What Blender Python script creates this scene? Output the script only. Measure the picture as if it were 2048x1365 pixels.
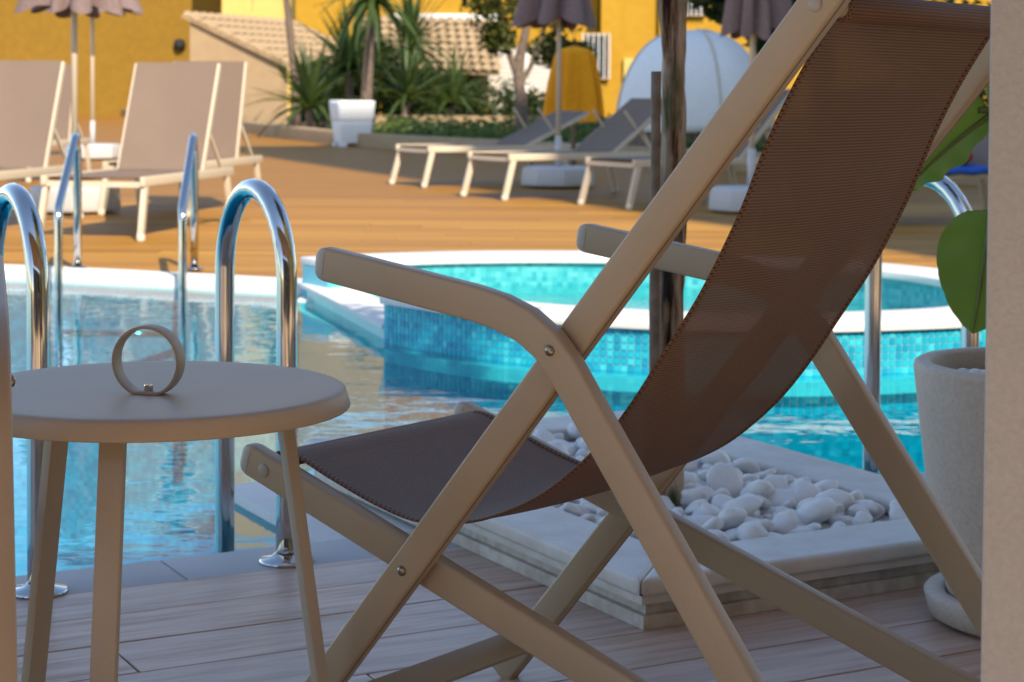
import bpy, bmesh, math, random
from mathutils import Vector, Matrix, noise
R = math.radians
rnd = random.Random(7)
scene = bpy.context.scene
for o in list(bpy.data.objects): bpy.data.objects.remove(o)
col = scene.collection

# ------------------------------------------------------------------ camera
CAM_H = .975
ROLL, PITCH = R(.35), R(2.12)
cd = bpy.data.cameras.new('camera'); cam = bpy.data.objects.new('camera', cd); col.objects.link(cam)
fw = Vector((0, math.cos(PITCH), -math.sin(PITCH))); r0 = Vector((1, 0, 0)); u0 = r0.cross(fw)
rt = r0*math.cos(ROLL) + u0*math.sin(ROLL); up = -r0*math.sin(ROLL) + u0*math.cos(ROLL)
mw = Matrix.Identity(4)
for i in range(3): mw[i][0], mw[i][1], mw[i][2] = rt[i], up[i], -fw[i]
mw.translation = (0, 0, CAM_H)
cam.matrix_world = mw
cd.sensor_width = 36; cd.lens = 3850/2048*36; cd.shift_y = -.1787
cd.clip_start = .05; cd.clip_end = 3000
cd.dof.use_dof = True; cd.dof.focus_distance = 2.45; cd.dof.aperture_fstop = 11.0
scene.camera = cam

# ------------------------------------------------------------------ sky, sun, exposure
SUN_EL = R(40); HEAD = Vector((-.36, .93, 0)).normalized()       # where the sunlight travels to
w = bpy.data.worlds.new('World'); scene.world = w; w.use_nodes = True
nt = w.node_tree; bg = nt.nodes['Background']
sky = nt.nodes.new('ShaderNodeTexSky'); sky.sky_type = 'NISHITA'; sky.sun_disc = False
sky.sun_elevation = SUN_EL
sky.sun_rotation = math.atan2(-HEAD.x, -HEAD.y)
sky.air_density = 1.0; sky.dust_density = .3; sky.ozone_density = 1.0
nt.links.new(sky.outputs[0], bg.inputs[0]); bg.inputs[1].default_value = .15
sl = bpy.data.lights.new('sun', 'SUN'); sl.energy = 4.1; sl.angle = R(.55); sl.color = (1, .88, .70)
so = bpy.data.objects.new('sun', sl); col.objects.link(so)
sd = Vector((HEAD.x*math.cos(SUN_EL), HEAD.y*math.cos(SUN_EL), -math.sin(SUN_EL)))
so.rotation_euler = sd.to_track_quat('-Z', 'Y').to_euler(); so.location = (6, -10, 20)
vs = scene.view_settings
vs.view_transform = 'Standard'; vs.look = 'None'; vs.gamma = 1; vs.exposure = .93; vs.use_curve_mapping = False
scene.render.engine = 'CYCLES'
scene.cycles.transparent_max_bounces = 16; scene.cycles.max_bounces = 8

# ------------------------------------------------------------------ materials
def mat(name, base, rough=.6, metal=0, spec=.5):
    m = bpy.data.materials.new(name); m.use_nodes = True
    p = m.node_tree.nodes['Principled BSDF']
    p.inputs['Base Color'].default_value = (*base, 1); p.inputs['Roughness'].default_value = rough
    p.inputs['Metallic'].default_value = metal; p.inputs['Specular IOR Level'].default_value = spec
    return m
class N:
    def __init__(s, m): s.t = m.node_tree; s.p = s.t.nodes.get('Principled BSDF'); s.out = s.t.nodes['Material Output']
    def n(s, typ, **kw):
        x = s.t.nodes.new(typ)
        for k, v in kw.items(): setattr(x, k, v)
        return x
    def l(s, a, b): s.t.links.new(a, b)
    def math(s, op, a, b=None, c=None):
        x = s.n('ShaderNodeMath', operation=op)
        for i, v in enumerate((a, b, c)):
            if v is None: continue
            if isinstance(v, (int, float)): x.inputs[i].default_value = v
            else: s.l(v, x.inputs[i])
        return x.outputs[0]
    def coords(s, kind='Object', scale=(1, 1, 1), rot=(0, 0, 0)):
        tc = s.n('ShaderNodeTexCoord'); mp = s.n('ShaderNodeMapping')
        mp.inputs['Scale'].default_value = scale; mp.inputs['Rotation'].default_value = rot
        s.l(tc.outputs[kind], mp.inputs[0]); return mp.outputs[0]
    def noise(s, vec, scale, detail=4, rough=.55):
        x = s.n('ShaderNodeTexNoise'); x.inputs['Scale'].default_value = scale
        x.inputs['Detail'].default_value = detail; x.inputs['Roughness'].default_value = rough
        s.l(vec, x.inputs['Vector']); return x.outputs[0]
    def ramp(s, fac, stops):
        x = s.n('ShaderNodeValToRGB'); e = x.color_ramp.elements
        while len(e) < len(stops): e.new(.5)
        for el, (pos, c) in zip(e, stops): el.position = pos; el.color = (*c, 1)
        s.l(fac, x.inputs[0]); return x.outputs[0]
    def mix(s, fac, a, b, blend='MIX'):
        x = s.n('ShaderNodeMix', data_type='RGBA', blend_type=blend)
        for v, k in ((fac, 0), (a, 6), (b, 7)):
            if isinstance(v, (int, float)): x.inputs[k].default_value = v
            elif isinstance(v, tuple): x.inputs[k].default_value = (*v, 1)
            else: s.l(v, x.inputs[k])
        return x.outputs[2]
    def bump(s, h, strength=.3, dist=.01, to=None):
        x = s.n('ShaderNodeBump'); x.inputs['Strength'].default_value = strength; x.inputs['Distance'].default_value = dist
        s.l(h, x.inputs['Height']); s.l(x.outputs[0], (to or s.p).inputs['Normal']); return x.outputs[0]
def speckled(name, a, b, scale, rough=.6, bump=.15, bdist=.002, detail=5, var=None, spec=.4, lo=.35, hi=.65):
    """two-tone noise surface with fine relief; var adds a slow large-scale variation"""
    m = mat(name, a, rough, spec=spec); k = N(m); v = k.coords()
    f = k.noise(v, scale, detail); c = k.ramp(f, [(lo, a), (hi, b)])
    if var:
        g = k.noise(v, var, 3); c = k.mix(k.math('MULTIPLY', g, .55), c, tuple(x*.72 for x in a))
    k.l(c, k.p.inputs['Base Color']); k.bump(f, bump, bdist); return m

M = {}
M['frame'] = speckled('taupe_powder_coat', (.48, .365, .24), (.52, .40, .27), 900, .42, .12, .0006, 2, var=6)
M['table'] = speckled('taupe_table_coat', (.48, .39, .29), (.52, .425, .32), 700, .5, .2, .0006, 2, var=5)
M['cap'] = speckled('grey_beige_plastic', (.43, .37, .31), (.45, .39, .33), 300, .4, .05, .0005, 2)
M['seam'] = mat('seam_shadow_gap', (.12, .09, .06), .7)
M['steel'] = mat('dark_steel', (.33, .27, .22), .28, 1)
M['chrome'] = mat('polished_steel', (.58, .56, .54), .07, 1)
k = N(M['chrome']); f = k.noise(k.coords(scale=(1, 1, .15)), 9, 3); k.l(k.ramp(f, [(.3, (.05, .05, .05)), (.75, (.14, .14, .14))]), k.p.inputs['Roughness'])

def fabric(name, base, dark, holes=True, period=.0036):
    m = mat(name, base, .7, spec=.25); k = N(m)
    tc = k.n('ShaderNodeTexCoord'); sp = k.n('ShaderNodeSeparateXYZ'); k.l(tc.outputs['UV'], sp.inputs[0])
    u = k.math('DIVIDE', sp.outputs[0], period); v = k.math('DIVIDE', sp.outputs[1], period*.92)
    row = k.math('FLOOR', v); uu = k.math('ADD', u, k.math('MULTIPLY', k.math('FLOORED_MODULO', row, 2), .5))
    fx = k.math('SUBTRACT', k.math('FRACT', uu), .5); fy = k.math('SUBTRACT', k.math('FRACT', v), .5)
    d = k.math('SQRT', k.math('ADD', k.math('MULTIPLY', fx, fx), k.math('MULTIPLY', fy, fy)))
    g = k.noise(k.coords(), 14, 3)
    tone = k.mix(k.math('MULTIPLY', g, .4), base, tuple(x*.7 for x in base))
    k.l(k.mix(k.ramp(d, [(.16, (0, 0, 0)), (.42, (1, 1, 1))]), dark, tone), k.p.inputs['Base Color'])  # darker ring at each hole paints the shade between threads
    k.bump(d, .7, .0012)
    if holes:
        tr = k.n('ShaderNodeBsdfTransparent'); mx = k.n('ShaderNodeMixShader')
        k.l(k.math('LESS_THAN', d, .066), mx.inputs[0]); k.l(k.p.outputs[0], mx.inputs[1]); k.l(tr.outputs[0], mx.inputs[2])
        k.l(mx.outputs[0], k.out.inputs[0])
    return m
M['sling'] = fabric('brown_mesh_fabric', (.27, .165, .115), (.045, .025, .016), period=.0050)
M['hem'] = fabric('brown_hem_fabric', (.24, .13, .08), (.05, .026, .016), False, .005)
M['lsling'] = speckled('taupe_lounger_fabric', (.185, .128, .095), (.21, .148, .11), 260, .75, .3, .001, 3, var=3)
M['lframe'] = speckled('cream_lounger_frame', (.54, .455, .34), (.58, .49, .37), 200, .45, .05, .001, 2)
M['white_plastic'] = speckled('white_plastic', (.46, .445, .44), (.54, .525, .515), 90, .5, .08, .002, 3)

M['planter_white'] = speckled('white_planter_plastic', (.74, .74, .75), (.80, .80, .80), 60, .5, .1, .003, 3)
# floor planks (wood look tile), object-random tint
m = M['plank'] = mat('wood_look_plank', (.4, .32, .28), .42); k = N(m)
v = k.coords(scale=(1.2, 14, 1)); oi = k.n('ShaderNodeObjectInfo')
off = k.n('ShaderNodeVectorMath', operation='ADD'); k.l(v, off.inputs[0])
cmb = k.n('ShaderNodeCombineXYZ'); k.l(k.math('MULTIPLY', oi.outputs['Random'], 37), cmb.inputs[0]); k.l(k.math('MULTIPLY', oi.outputs['Random'], 91), cmb.inputs[1])
k.l(cmb.outputs[0], off.inputs[1])
f = k.noise(off.outputs[0], 3.2, 8, .62); f2 = k.noise(off.outputs[0], 1.3, 3)
c = k.ramp(f, [(.3, (.36, .225, .16)), (.5, (.56, .39, .30)), (.72, (.66, .50, .41))])
c = k.mix(k.ramp(f2, [(.42, (0, 0, 0)), (.68, (.55, .55, .55))]), c, (.32, .19, .125))
c = k.mix(k.math('MULTIPLY', oi.outputs['Random'], .35), c, (.46, .38, .34))
k.l(c, k.p.inputs['Base Color']); k.bump(f, .25, .0015)
k.l(k.ramp(f, [(.3, (.5, .5, .5)), (.7, (.36, .36, .36))]), k.p.inputs['Roughness'])
M['bounce_paving'] = speckled('warm_bounce_paving', (.56, .385, .215), (.66, .46, .27), 3, .8, .2, .004, 6)  # colour of the unseen floor, chosen to bounce warm light
M['grout'] = mat('dark_grout', (.06, .05, .045), .9)

def wood(name, cols, scl, sx=1, sy=10, rough=.6, bump=.3, plank=None):
    m = mat(name, cols[1], rough, spec=.3); k = N(m); v = k.coords(scale=(sx, sy, 1)); oi = k.n('ShaderNodeObjectInfo')
    off = k.n('ShaderNodeVectorMath', operation='ADD'); k.l(v, off.inputs[0])
    cmb = k.n('ShaderNodeCombineXYZ'); k.l(k.math('MULTIPLY', oi.outputs['Random'], 57), cmb.inputs[0]); k.l(k.math('MULTIPLY', oi.outputs['Random'], 33), cmb.inputs[1]); k.l(cmb.outputs[0], off.inputs[1])
    f = k.noise(off.outputs[0], scl, 6, .6); c = k.ramp(f, [(.28, cols[0]), (.5, cols[1]), (.75, cols[2])])
    c = k.mix(k.math('MULTIPLY', oi.outputs['Random'], .75), c, cols[0])
    if plank:
        sp = k.n('ShaderNodeSeparateXYZ'); k.l(k.coords(), sp.inputs[0])
        fr = k.math('FRACT', k.math('DIVIDE', sp.outputs[1], plank)); gap = k.math('LESS_THAN', fr, .07)
        wn = k.n('ShaderNodeTexWhiteNoise', noise_dimensions='1D'); k.l(k.math('FLOOR', k.math('DIVIDE', sp.outputs[1], plank)), wn.inputs['W'])
        c = k.mix(k.math('MULTIPLY', wn.outputs[0], .45), c, cols[0]); c = k.mix(gap, c, tuple(x*.3 for x in cols[0]))
    k.l(c, k.p.inputs['Base Color']); k.bump(f, bump, .002); return m
DECK = ((.22, .088, .009), (.44, .215, .028), (.55, .30, .052))
M['board'] = wood('golden_deck_board', DECK, 2.2, .5, 9)
M['deckfar'] = wood('golden_deck_surface', DECK, 2.2, .5, 9, plank=.145)
M['bark'] = speckled('mottled_bark', (.11, .068, .042), (.27, .20, .15), 26, .85, .9, .02, 8, var=7)
k = N(M['bark']); v = k.coords(scale=(22, 22, 2.2)); f = k.noise(v, 1, 6, .65)
v2 = k.coords(scale=(9, 9, 2.5)); f2 = k.noise(v2, 1, 5)
c = k.ramp(f, [(.40, (.025, .012, .006)), (.45, (.20, .11, .06)), (.56, (.52, .38, .26))])
c = k.mix(k.ramp(f2, [(.55, (0, 0, 0)), (.62, (1, 1, 1))]), c, (.075, .095, .03))
k.l(c, k.p.inputs['Base Color']); k.bump(f, 1, .012)
M['stone_white'] = speckled('white_pool_stone', (.70, .685, .66), (.77, .755, .735), 60, .55, .15, .002, 5, var=2.5)
M['marble'] = speckled('pale_marble', (.62, .58, .53), (.76, .74, .71), 16, .5, .2, .002, 7, var=4)
M['marble_old'] = speckled('weathered_marble', (.46, .41, .35), (.70, .66, .60), 30, .6, .3, .003, 7, var=6)
M['coping'] = speckled('grey_speckled_coping', (.40, .41, .43), (.58, .585, .60), 420, .55, .2, .001, 3, var=3)
M['pebble'] = speckled('white_pebble', (.82, .81, .80), (.90, .895, .885), 14, .5, .12, .004, 4, var=5)
M['gravel'] = speckled('pale_gravel', (.38, .36, .33), (.66, .64, .61), 40, .8, .9, .012, 6)
M['soil'] = speckled('dark_soil', (.05, .035, .025), (.11, .08, .055), 60, .95, .8, .01, 6)
M['concrete'] = speckled('pale_terrazzo_concrete', (.58, .49, .41), (.68, .59, .50), 110, .65, .25, .002, 6, var=4)
k = N(M['concrete']); vo = k.n('ShaderNodeTexVoronoi'); vo.inputs['Scale'].default_value = 85; k.l(k.coords(), vo.inputs['Vector'])
old = k.p.inputs['Base Color'].links[0].from_socket
k.l(k.mix(k.math('LESS_THAN', vo.outputs[0], .085), old, (.20, .17, .145)), k.p.inputs['Base Color'])
M['stucco'] = speckled('pale_grey_stucco', (.45, .445, .44), (.50, .495, .49), 160, .8, .55, .004, 5, var=2)
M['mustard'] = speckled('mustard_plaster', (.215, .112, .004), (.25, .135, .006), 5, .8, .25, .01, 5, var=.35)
M['yellow'] = speckled('bright_yellow_plaster', (.40, .215, .008), (.46, .25, .012), 4, .8, .2, .01, 5, var=.5)
M['paleyellow'] = speckled('pale_yellow_plaster', (.62, .44, .12), (.66, .48, .15), 4, .8, .2, .01, 5, var=.5)
M['cream'] = speckled('cream_plaster', (.36, .245, .135), (.40, .28, .16), 4, .8, .2, .01, 5, var=.6)
M['rooftile'] = speckled('sandy_roof_tile', (.27, .18, .095), (.40, .285, .165), 6, .8, .3, .01, 5)
M['dark'] = mat('near_black', (.012, .010, .009), .8)
M['glass'] = mat('dark_window_glass', (.03, .035, .04), .08, 0, .6)
M['white_paint'] = speckled('white_paint', (.74, .73, .70), (.79, .78, .76), 20, .6, .05, .002, 3)
M['bounce_timber'] = wood('bounce_wood_soffit', ((.34, .22, .125), (.46, .31, .18), (.54, .38, .23)), 2, 1, 8)  # unseen soffit, lightened to throw warm light down on the chair
M['dark_timber'] = wood('dark_timber_wall', ((.08, .045, .025), (.13, .078, .045), (.18, .11, .068)), 2, 1, 8)
M['umbrella'] = speckled('mauve_umbrella_cloth', (.175, .12, .112), (.23, .16, .148), 40, .8, .2, .003, 4, var=2.5)
M['towel'] = speckled('mustard_towel', (.80, .30, .006), (.92, .40, .010), 45, .95, .9, .01, 3, var=4)
M['blue_towel'] = speckled('blue_towel', (.02, .09, .42), (.03, .13, .55), 60, .95, .6, .006, 3)
M['navy'] = speckled('navy_towel', (.008, .012, .06), (.012, .018, .085), 60, .95, .6, .006, 3)
M['lime'] = speckled('lime_towel', (.34, .42, .09), (.42, .50, .13), 60, .95, .6, .006, 3)
M['red'] = speckled('red_cloth', (.55, .035, .012), (.66, .055, .02), 50, .8, .5, .006, 3)
M['wood_stake'] = speckled('grey_brown_stake', (.16, .115, .085), (.26, .19, .14), 30, .85, .6, .006, 6)
def leafmat(name, a, b, rough=.45, trans=.35):
    m = mat(name, a, rough, spec=.4); k = N(m); f = k.noise(k.coords(), 7, 3); oi = k.n('ShaderNodeObjectInfo')
    c = k.ramp(f, [(.3, a), (.7, b)]); c = k.mix(k.math('MULTIPLY', oi.outputs['Random'], .4), c, b)
    k.l(c, k.p.inputs['Base Color'])
    t = k.n('ShaderNodeBsdfTranslucent'); k.l(k.mix(.5, c, (.16, .22, .02)), t.inputs[0])
    mx = k.n('ShaderNodeMixShader'); mx.inputs[0].default_value = trans
    k.l(k.p.outputs[0], mx.inputs[1]); k.l(t.outputs[0], mx.inputs[2]); k.l(mx.outputs[0], k.out.inputs[0]); return m
M['leaf'] = leafmat('strap_leaf', (.028, .062, .020), (.085, .125, .035))
M['leaf_dark'] = leafmat('dark_leaf', (.018, .034, .012), (.05, .07, .018))
M['leaf_olive'] = leafmat('olive_leaf', (.045, .06, .012), (.11, .11, .02))
M['leaf_fresh'] = leafmat('fresh_leaf', (.05, .10, .02), (.13, .18, .04))
M['banana'] = leafmat('big_glossy_leaf', (.12, .23, .03), (.20, .30, .05), .32, .4)
k = N(M['banana']); wv = k.n('ShaderNodeTexWave'); wv.bands_direction = 'Y'; wv.inputs['Scale'].default_value = 24; wv.inputs['Distortion'].default_value = 1.5
k.l(k.coords('UV'), wv.inputs[0]); k.bump(wv.outputs[1], .35, .004)
M['stem'] = speckled('green_stem', (.09, .13, .035), (.14, .18, .05), 30, .5, .2, .002, 3)
M['bark_bg'] = speckled('grey_brown_bark', (.10, .07, .055), (.20, .145, .11), 20, .9, .8, .02, 6)

def tile_mat(name, cols, size=.025, grout=(.42, .60, .62), rough=.25):
    """small mosaic where tiles are too far to build: cell-random colour with grout lines (object-space, all axes)"""
    m = mat(name, cols[0], rough); k = N(m)
    ck = k.n('ShaderNodeVectorMath', operation='SCALE'); k.l(k.coords(), ck.inputs[0]); ck.inputs['Scale'].default_value = 1/size
    fl = k.n('ShaderNodeVectorMath', operation='FLOOR'); k.l(ck.outputs[0], fl.inputs[0])
    wn = k.n('ShaderNodeTexWhiteNoise', noise_dimensions='3D'); k.l(fl.outputs[0], wn.inputs[0])
    c = k.ramp(wn.outputs[0], [(0, cols[0]), (.5, cols[1]), (1, cols[2])])
    k.l(c, k.p.inputs['Base Color']); return m
M['pooltile'] = tile_mat('pool_mosaic', ((.002, .26, .38), (.004, .34, .47), (.015, .42, .54)))
M['pooltile2'] = tile_mat('spa_mosaic', ((.02, .30, .36), (.05, .38, .43), (.10, .45, .48)))
M['pale_pool'] = speckled('pale_turquoise_plaster', (.45, .68, .64), (.52, .74, .70), 8, .5, .1, .003, 4)
for i, c in enumerate(((.006, .26, .42), (.008, .33, .48), (.012, .39, .52), (.04, .48, .58))): M['tile%d' % i] = mat('glass_mosaic_tile_%d' % i, c, .15)
M['tilegrout'] = mat('pale_blue_grout', (.14, .44, .55), .7)

def water_mat(name, tint, ripple, sc):
    m = bpy.data.materials.new(name); m.use_nodes = True; t = m.node_tree; t.nodes.remove(t.nodes['Principled BSDF']); k = N(m)
    gl = k.n('ShaderNodeBsdfGlossy'); gl.inputs['Roughness'].default_value = .015; gl.inputs['Color'].default_value = (1, 1, 1, 1)
    tr = k.n('ShaderNodeBsdfTransparent'); tr.inputs[0].default_value = (*tint, 1)
    fr = k.n('ShaderNodeFresnel'); fr.inputs['IOR'].default_value = 1.18
    f1 = k.noise(k.coords(scale=(1, 1.6, 1)), sc, 3, .5); f2 = k.noise(k.coords(scale=(1.3, 1, 1), rot=(0, 0, .6)), sc*.32, 2)
    h = k.math('ADD', f1, k.math('MULTIPLY', f2, 2.2))
    b = k.n('ShaderNodeBump'); b.inputs['Strength'].default_value = ripple; b.inputs['Distance'].default_value = .02; k.l(h, b.inputs['Height'])
    k.l(b.outputs[0], gl.inputs['Normal']); k.l(b.outputs[0], fr.inputs['Normal'])
    mx = k.n('ShaderNodeMixShader'); k.l(fr.outputs[0], mx.inputs[0]); k.l(tr.outputs[0], mx.inputs[1]); k.l(gl.outputs[0], mx.inputs[2])
    k.l(mx.outputs[0], k.out.inputs[0]); return m
M['water'] = water_mat('pool_water', (.20, .80, .89), .12, 5)
M['spawater'] = water_mat('spa_water', (.62, .92, .93), .16, 16)

# ------------------------------------------------------------------ mesh helpers
class MB:
    def __init__(s): s.v = []; s.f = []; s.mi = []; s.uv = []; s.smooth = []
    def add(s, vs, fs, mi=0, uv=None, smooth=False):
        b = len(s.v); s.v += [tuple(x) for x in vs]
        for f in fs: s.f.append([b+i for i in f]); s.mi.append(mi); s.smooth.append(smooth)
        if uv: s.uv += uv
        return s
    def box(s, c, d, rot=None, mi=0):
        hx, hy, hz = d[0]/2, d[1]/2, d[2]/2
        vs = [Vector((x, y, z)) for x in (-hx, hx) for y in (-hy, hy) for z in (-hz, hz)]
        if rot is not None: vs = [rot @ v for v in vs]
        vs = [v + Vector(c) for v in vs]
        return s.add(vs, [(0, 1, 3, 2), (4, 6, 7, 5), (0, 4, 5, 1), (2, 3, 7, 6), (0, 2, 6, 4), (1, 5, 7, 3)], mi)
    def bar(s, a, b, wd, th, ref=(0, 0, 1), mi=0):
        a = Vector(a); b = Vector(b); y = (b-a); L = y.length; y.normalize(); x = y.cross(Vector(ref)).normalized(); z = x.cross(y)
        return s.box((a+b)/2, (wd, L, th), Matrix((x, y, z)).transposed(), mi)
    def tube(s, path, r, seg=12, mi=0, closed=False, caps=True):
        P = [Vector(p) for p in path]; n = len(P); rs = r if isinstance(r, (list, tuple)) else [r]*n
        ref = None; vs = []; fs = []
        for i, p in enumerate(P):
            if closed: t = (P[(i+1) % n]-P[i-1])
            else: t = P[min(i+1, n-1)]-P[max(i-1, 0)]
            t.normalize()
            if ref is None: ref = t.orthogonal().normalized()
            ref = (ref - t*ref.dot(t)).normalized(); q = t.cross(ref)
            for j in range(seg):
                a = 2*math.pi*j/seg; vs.append(p+(ref*math.cos(a)+q*math.sin(a))*rs[i])
        m = n if closed else n-1
        for i in range(m):
            for j in range(seg):
                a, b2 = i*seg+j, i*seg+(j+1) % seg; i2 = (i+1) % n
                fs.append((a, b2, i2*seg+(j+1) % seg, i2*seg+j))
        s.add(vs, fs, mi, smooth=True)
        if caps and not closed:
            b0 = len(s.v)-len(vs)
            s.f.append([b0+j for j in range(seg)][::-1]); s.mi.append(mi); s.smooth.append(False)
            s.f.append([b0+(n-1)*seg+j for j in range(seg)]); s.mi.append(mi); s.smooth.append(False)
        return s
    def lathe(s, prof, c=(0, 0, 0), seg=48, mi=0, smooth=True):
        vs = []; fs = []
        for r, z in prof:
            for j in range(seg):
                a = 2*math.pi*j/seg; vs.append((c[0]+r*math.cos(a), c[1]+r*math.sin(a), c[2]+z))
        for i in range(len(prof)-1):
            for j in range(seg): fs.append((i*seg+j, i*seg+(j+1) % seg, (i+1)*seg+(j+1) % seg, (i+1)*seg+j))
        s.add(vs, fs, mi, smooth=smooth); return s
    def prism(s, poly, z0, z1, mi=0):
        n = len(poly); vs = [(x, y, z0) for x, y in poly]+[(x, y, z1) for x, y in poly]
        fs = [tuple(range(n))[::-1], tuple(range(n, 2*n))]+[(i, (i+1) % n, n+(i+1) % n, n+i) for i in range(n)]
        return s.add(vs, fs, mi)
    def build(s, name, mats, parent=None, bevel=0, seg=2, tri=False, fix=True):
        me = bpy.data.meshes.new(name); me.from_pydata(s.v, [], s.f)
        for m in (mats if isinstance(mats, (list, tuple)) else [mats]): me.materials.append(M[m])
        me.polygons.foreach_set('material_index', s.mi); me.polygons.foreach_set('use_smooth', s.smooth)
        if s.uv:
            ul = me.uv_layers.new(name='UVMap')
            for lp in me.loops: ul.data[lp.index].uv = s.uv[lp.vertex_index]
        if bevel or fix:
            bm = bmesh.new(); bm.from_mesh(me)
            if fix: bmesh.ops.recalc_face_normals(bm, faces=bm.faces)
            if bevel:
                ed = [e for e in bm.edges if len(e.link_faces) == 2 and e.calc_face_angle(0) > .6]
                bmesh.ops.bevel(bm, geom=ed, offset=bevel, segments=seg, profile=.6, affect='EDGES', clamp_overlap=True)
                for f in bm.faces: f.smooth = True
            bm.to_mesh(me); bm.free()
            if bevel:
                try: me.set_sharp_from_angle(angle=R(40))
                except Exception: pass
        o = bpy.data.objects.new(name, me); col.objects.link(o)
        if parent: o.parent = parent
        return o
def tag(o, label=None, cat=None, group=None, kind=None):
    for k2, v in (('label', label), ('category', cat), ('group', group), ('kind', kind)):
        if v: o[k2] = v
    return o
def empty(name, loc, rz=0):
    o = bpy.data.objects.new(name, None); col.objects.link(o); o.location = loc; o.rotation_euler.z = rz; o.empty_display_size = .1
    return o
def copy_tree(o, parent=None):
    c = o.copy(); col.objects.link(c); c.parent = parent
    if parent: c.matrix_parent_inverse = o.matrix_parent_inverse.copy()
    for ch in list(o.children): copy_tree(ch, c)
    return c
def share(name, src, loc, rot=(0, 0, 0), parent=None, scale=(1, 1, 1)):
    o = bpy.data.objects.new(name, src.data); col.objects.link(o); o.location = loc; o.rotation_euler = rot; o.scale = scale
    if parent: o.parent = parent
    return o
def rounded_prism(path, lat, wd, th, rc=.006, x0=0, n=3):
    """bar of rounded rectangular section swept along a path of (y, z) points; the section's thickness lies along x"""
    prof = []
    for sx, sy, a0 in ((1, 1, 0), (-1, 1, 90), (-1, -1, 180), (1, -1, 270)):
        for i in range(n+1):
            a = R(a0+90*i/n); prof.append((sx*(wd/2-rc)+rc*math.cos(a), sy*(th/2-rc)+rc*math.sin(a)))
    m = MB(); vs = []; fs = []; P = [Vector(p) for p in path]; k2 = len(prof)
    for i, p in enumerate(P):
        t1 = (P[i]-P[i-1]).normalized() if i else None; t2 = (P[i+1]-P[i]).normalized() if i < len(P)-1 else None
        t = ((t1 or t2)+(t2 or t1)).normalized(); nn = Vector((-t.y, t.x))
        for a, b in prof: q = p+nn*a; vs.append((x0+b, q.x, q.y))
    for i in range(len(P)-1):
        for j in range(k2): fs.append((i*k2+j, i*k2+(j+1) % k2, (i+1)*k2+(j+1) % k2, (i+1)*k2+j))
    m.add(vs, fs, 0, smooth=True)
    for idx in (range(k2), range((len(P)-1)*k2, len(P)*k2)): m.f.append(list(idx)); m.mi.append(0); m.smooth.append(False)
    return m
def sharp(o, a=35):
    try: o.data.set_sharp_from_angle(angle=R(a))
    except Exception: pass
    return o
def spline(pts, n=8):
    """Catmull-Rom through the points"""
    P = [Vector(p) for p in pts]; out = []
    for i in range(len(P)-1):
        a, b, c, d = P[max(i-1, 0)], P[i], P[i+1], P[min(i+2, len(P)-1)]
        for j in range(n):
            t = j/n; out.append(.5*((2*b)+(c-a)*t+(2*a-5*b+4*c-d)*t*t+(3*b-a-3*c+d)*t**3))
    return out+[P[-1]]

# ------------------------------------------------------------------ the setting
E1 = Vector((.881, .473)); E2 = Vector((-.473, .881)); ANG = math.atan2(.473, .881)     # terrace axes: s along the pool edge, n towards the pool
def sn(s, n): return E1*s+E2*n
EDGE = 3.797
FAR = [(-14, 12.2), (-9, 11.6), (-5, 10.65), (-2.7, 9.95), (-1.8, 9.6), (-1.02, 9.3), (-.4, 9.45), (.45, 9.5), (1.3, 9.2), (1.9, 8.6), (2.1, 7.95), (2.6, 7.5), (4, 7.2), (9, 9.6), (12, 12.4)]
FARS = [Vector((p.x, p.y)) for p in spline([(x, y, 0) for x, y in FAR], 6)]
def offset(poly, d):
    out = []
    for i, p in enumerate(poly):
        t = (poly[min(i+1, len(poly)-1)]-poly[max(i-1, 0)]).normalized(); out.append(p+Vector((-t.y, t.x))*d)
    return out
near_l, near_r = sn(-16, EDGE), sn(18, EDGE)
POOL = [near_l, near_r]+FARS[::-1]
def inside(p, poly):
    c = False; j = len(poly)-1
    for i in range(len(poly)):
        a, b = poly[i], poly[j]
        if (a.y > p.y) != (b.y > p.y) and p.x < (b.x-a.x)*(p.y-a.y)/(b.y-a.y)+a.x: c = not c
        j = i
    return c

# ground: wide sheet with the pool's box left open
m = MB(); B = 400; X0, X1, Y0, Y1 = -34, 34, -30, 36
for a in ((-B, -B, B, Y0), (-B, Y1, B, B*2), (-B, Y0, X0, Y1), (X1, Y0, B, Y1)):
    m.add([(a[0], a[1], -.2), (a[2], a[1], -.2), (a[2], a[3], -.2), (a[0], a[3], -.2)], [(0, 1, 2, 3)])
M['earth'] = speckled('dry_earth', (.20, .155, .105), (.30, .24, .17), .6, .95, .4, .05, 6)
tag(m.build('ground', 'earth', fix=False), kind='structure')
# terrace slab, under the planks
m = MB(); a = [sn(-34, EDGE-.182), sn(34, EDGE-.182), sn(34, -30), sn(-34, -30)]
m.prism([(p.x, p.y) for p in a], -.25, -.006); terr = tag(m.build('terrace_floor', 'grout'), kind='structure')
PW, PL = .1795, 1.2
mp = MB().box((0, 0, -.006), (PL-.004, PW-.004, .012)); proto = mp.build('plank', 'plank', terr, bevel=.0012, seg=1)
proto.location = (0, 0, -5)
rows = 0; first = True
for i in range(14):
    n = EDGE-.182-PW*(i+.5)
    if n < 1.0: continue
    ph = (.0, .42, .78, .36, .1)[i % 5]*PL + {0: -.49, 2: .02}.get(i, rnd.uniform(-.2, .2))
    for j in range(-3, 5):
        s = ph+PL*(j+.5)
        if -2.6 < s < 4.4:
            p = sn(s, n)
            o = proto if first else share('plank', proto, (0, 0, 0), parent=terr); first = False
            o.location = (p.x, p.y, rnd.uniform(-.0004, .0004)); o.rotation_euler.z = ANG + (math.pi if rnd.random() < .5 else 0)
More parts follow.
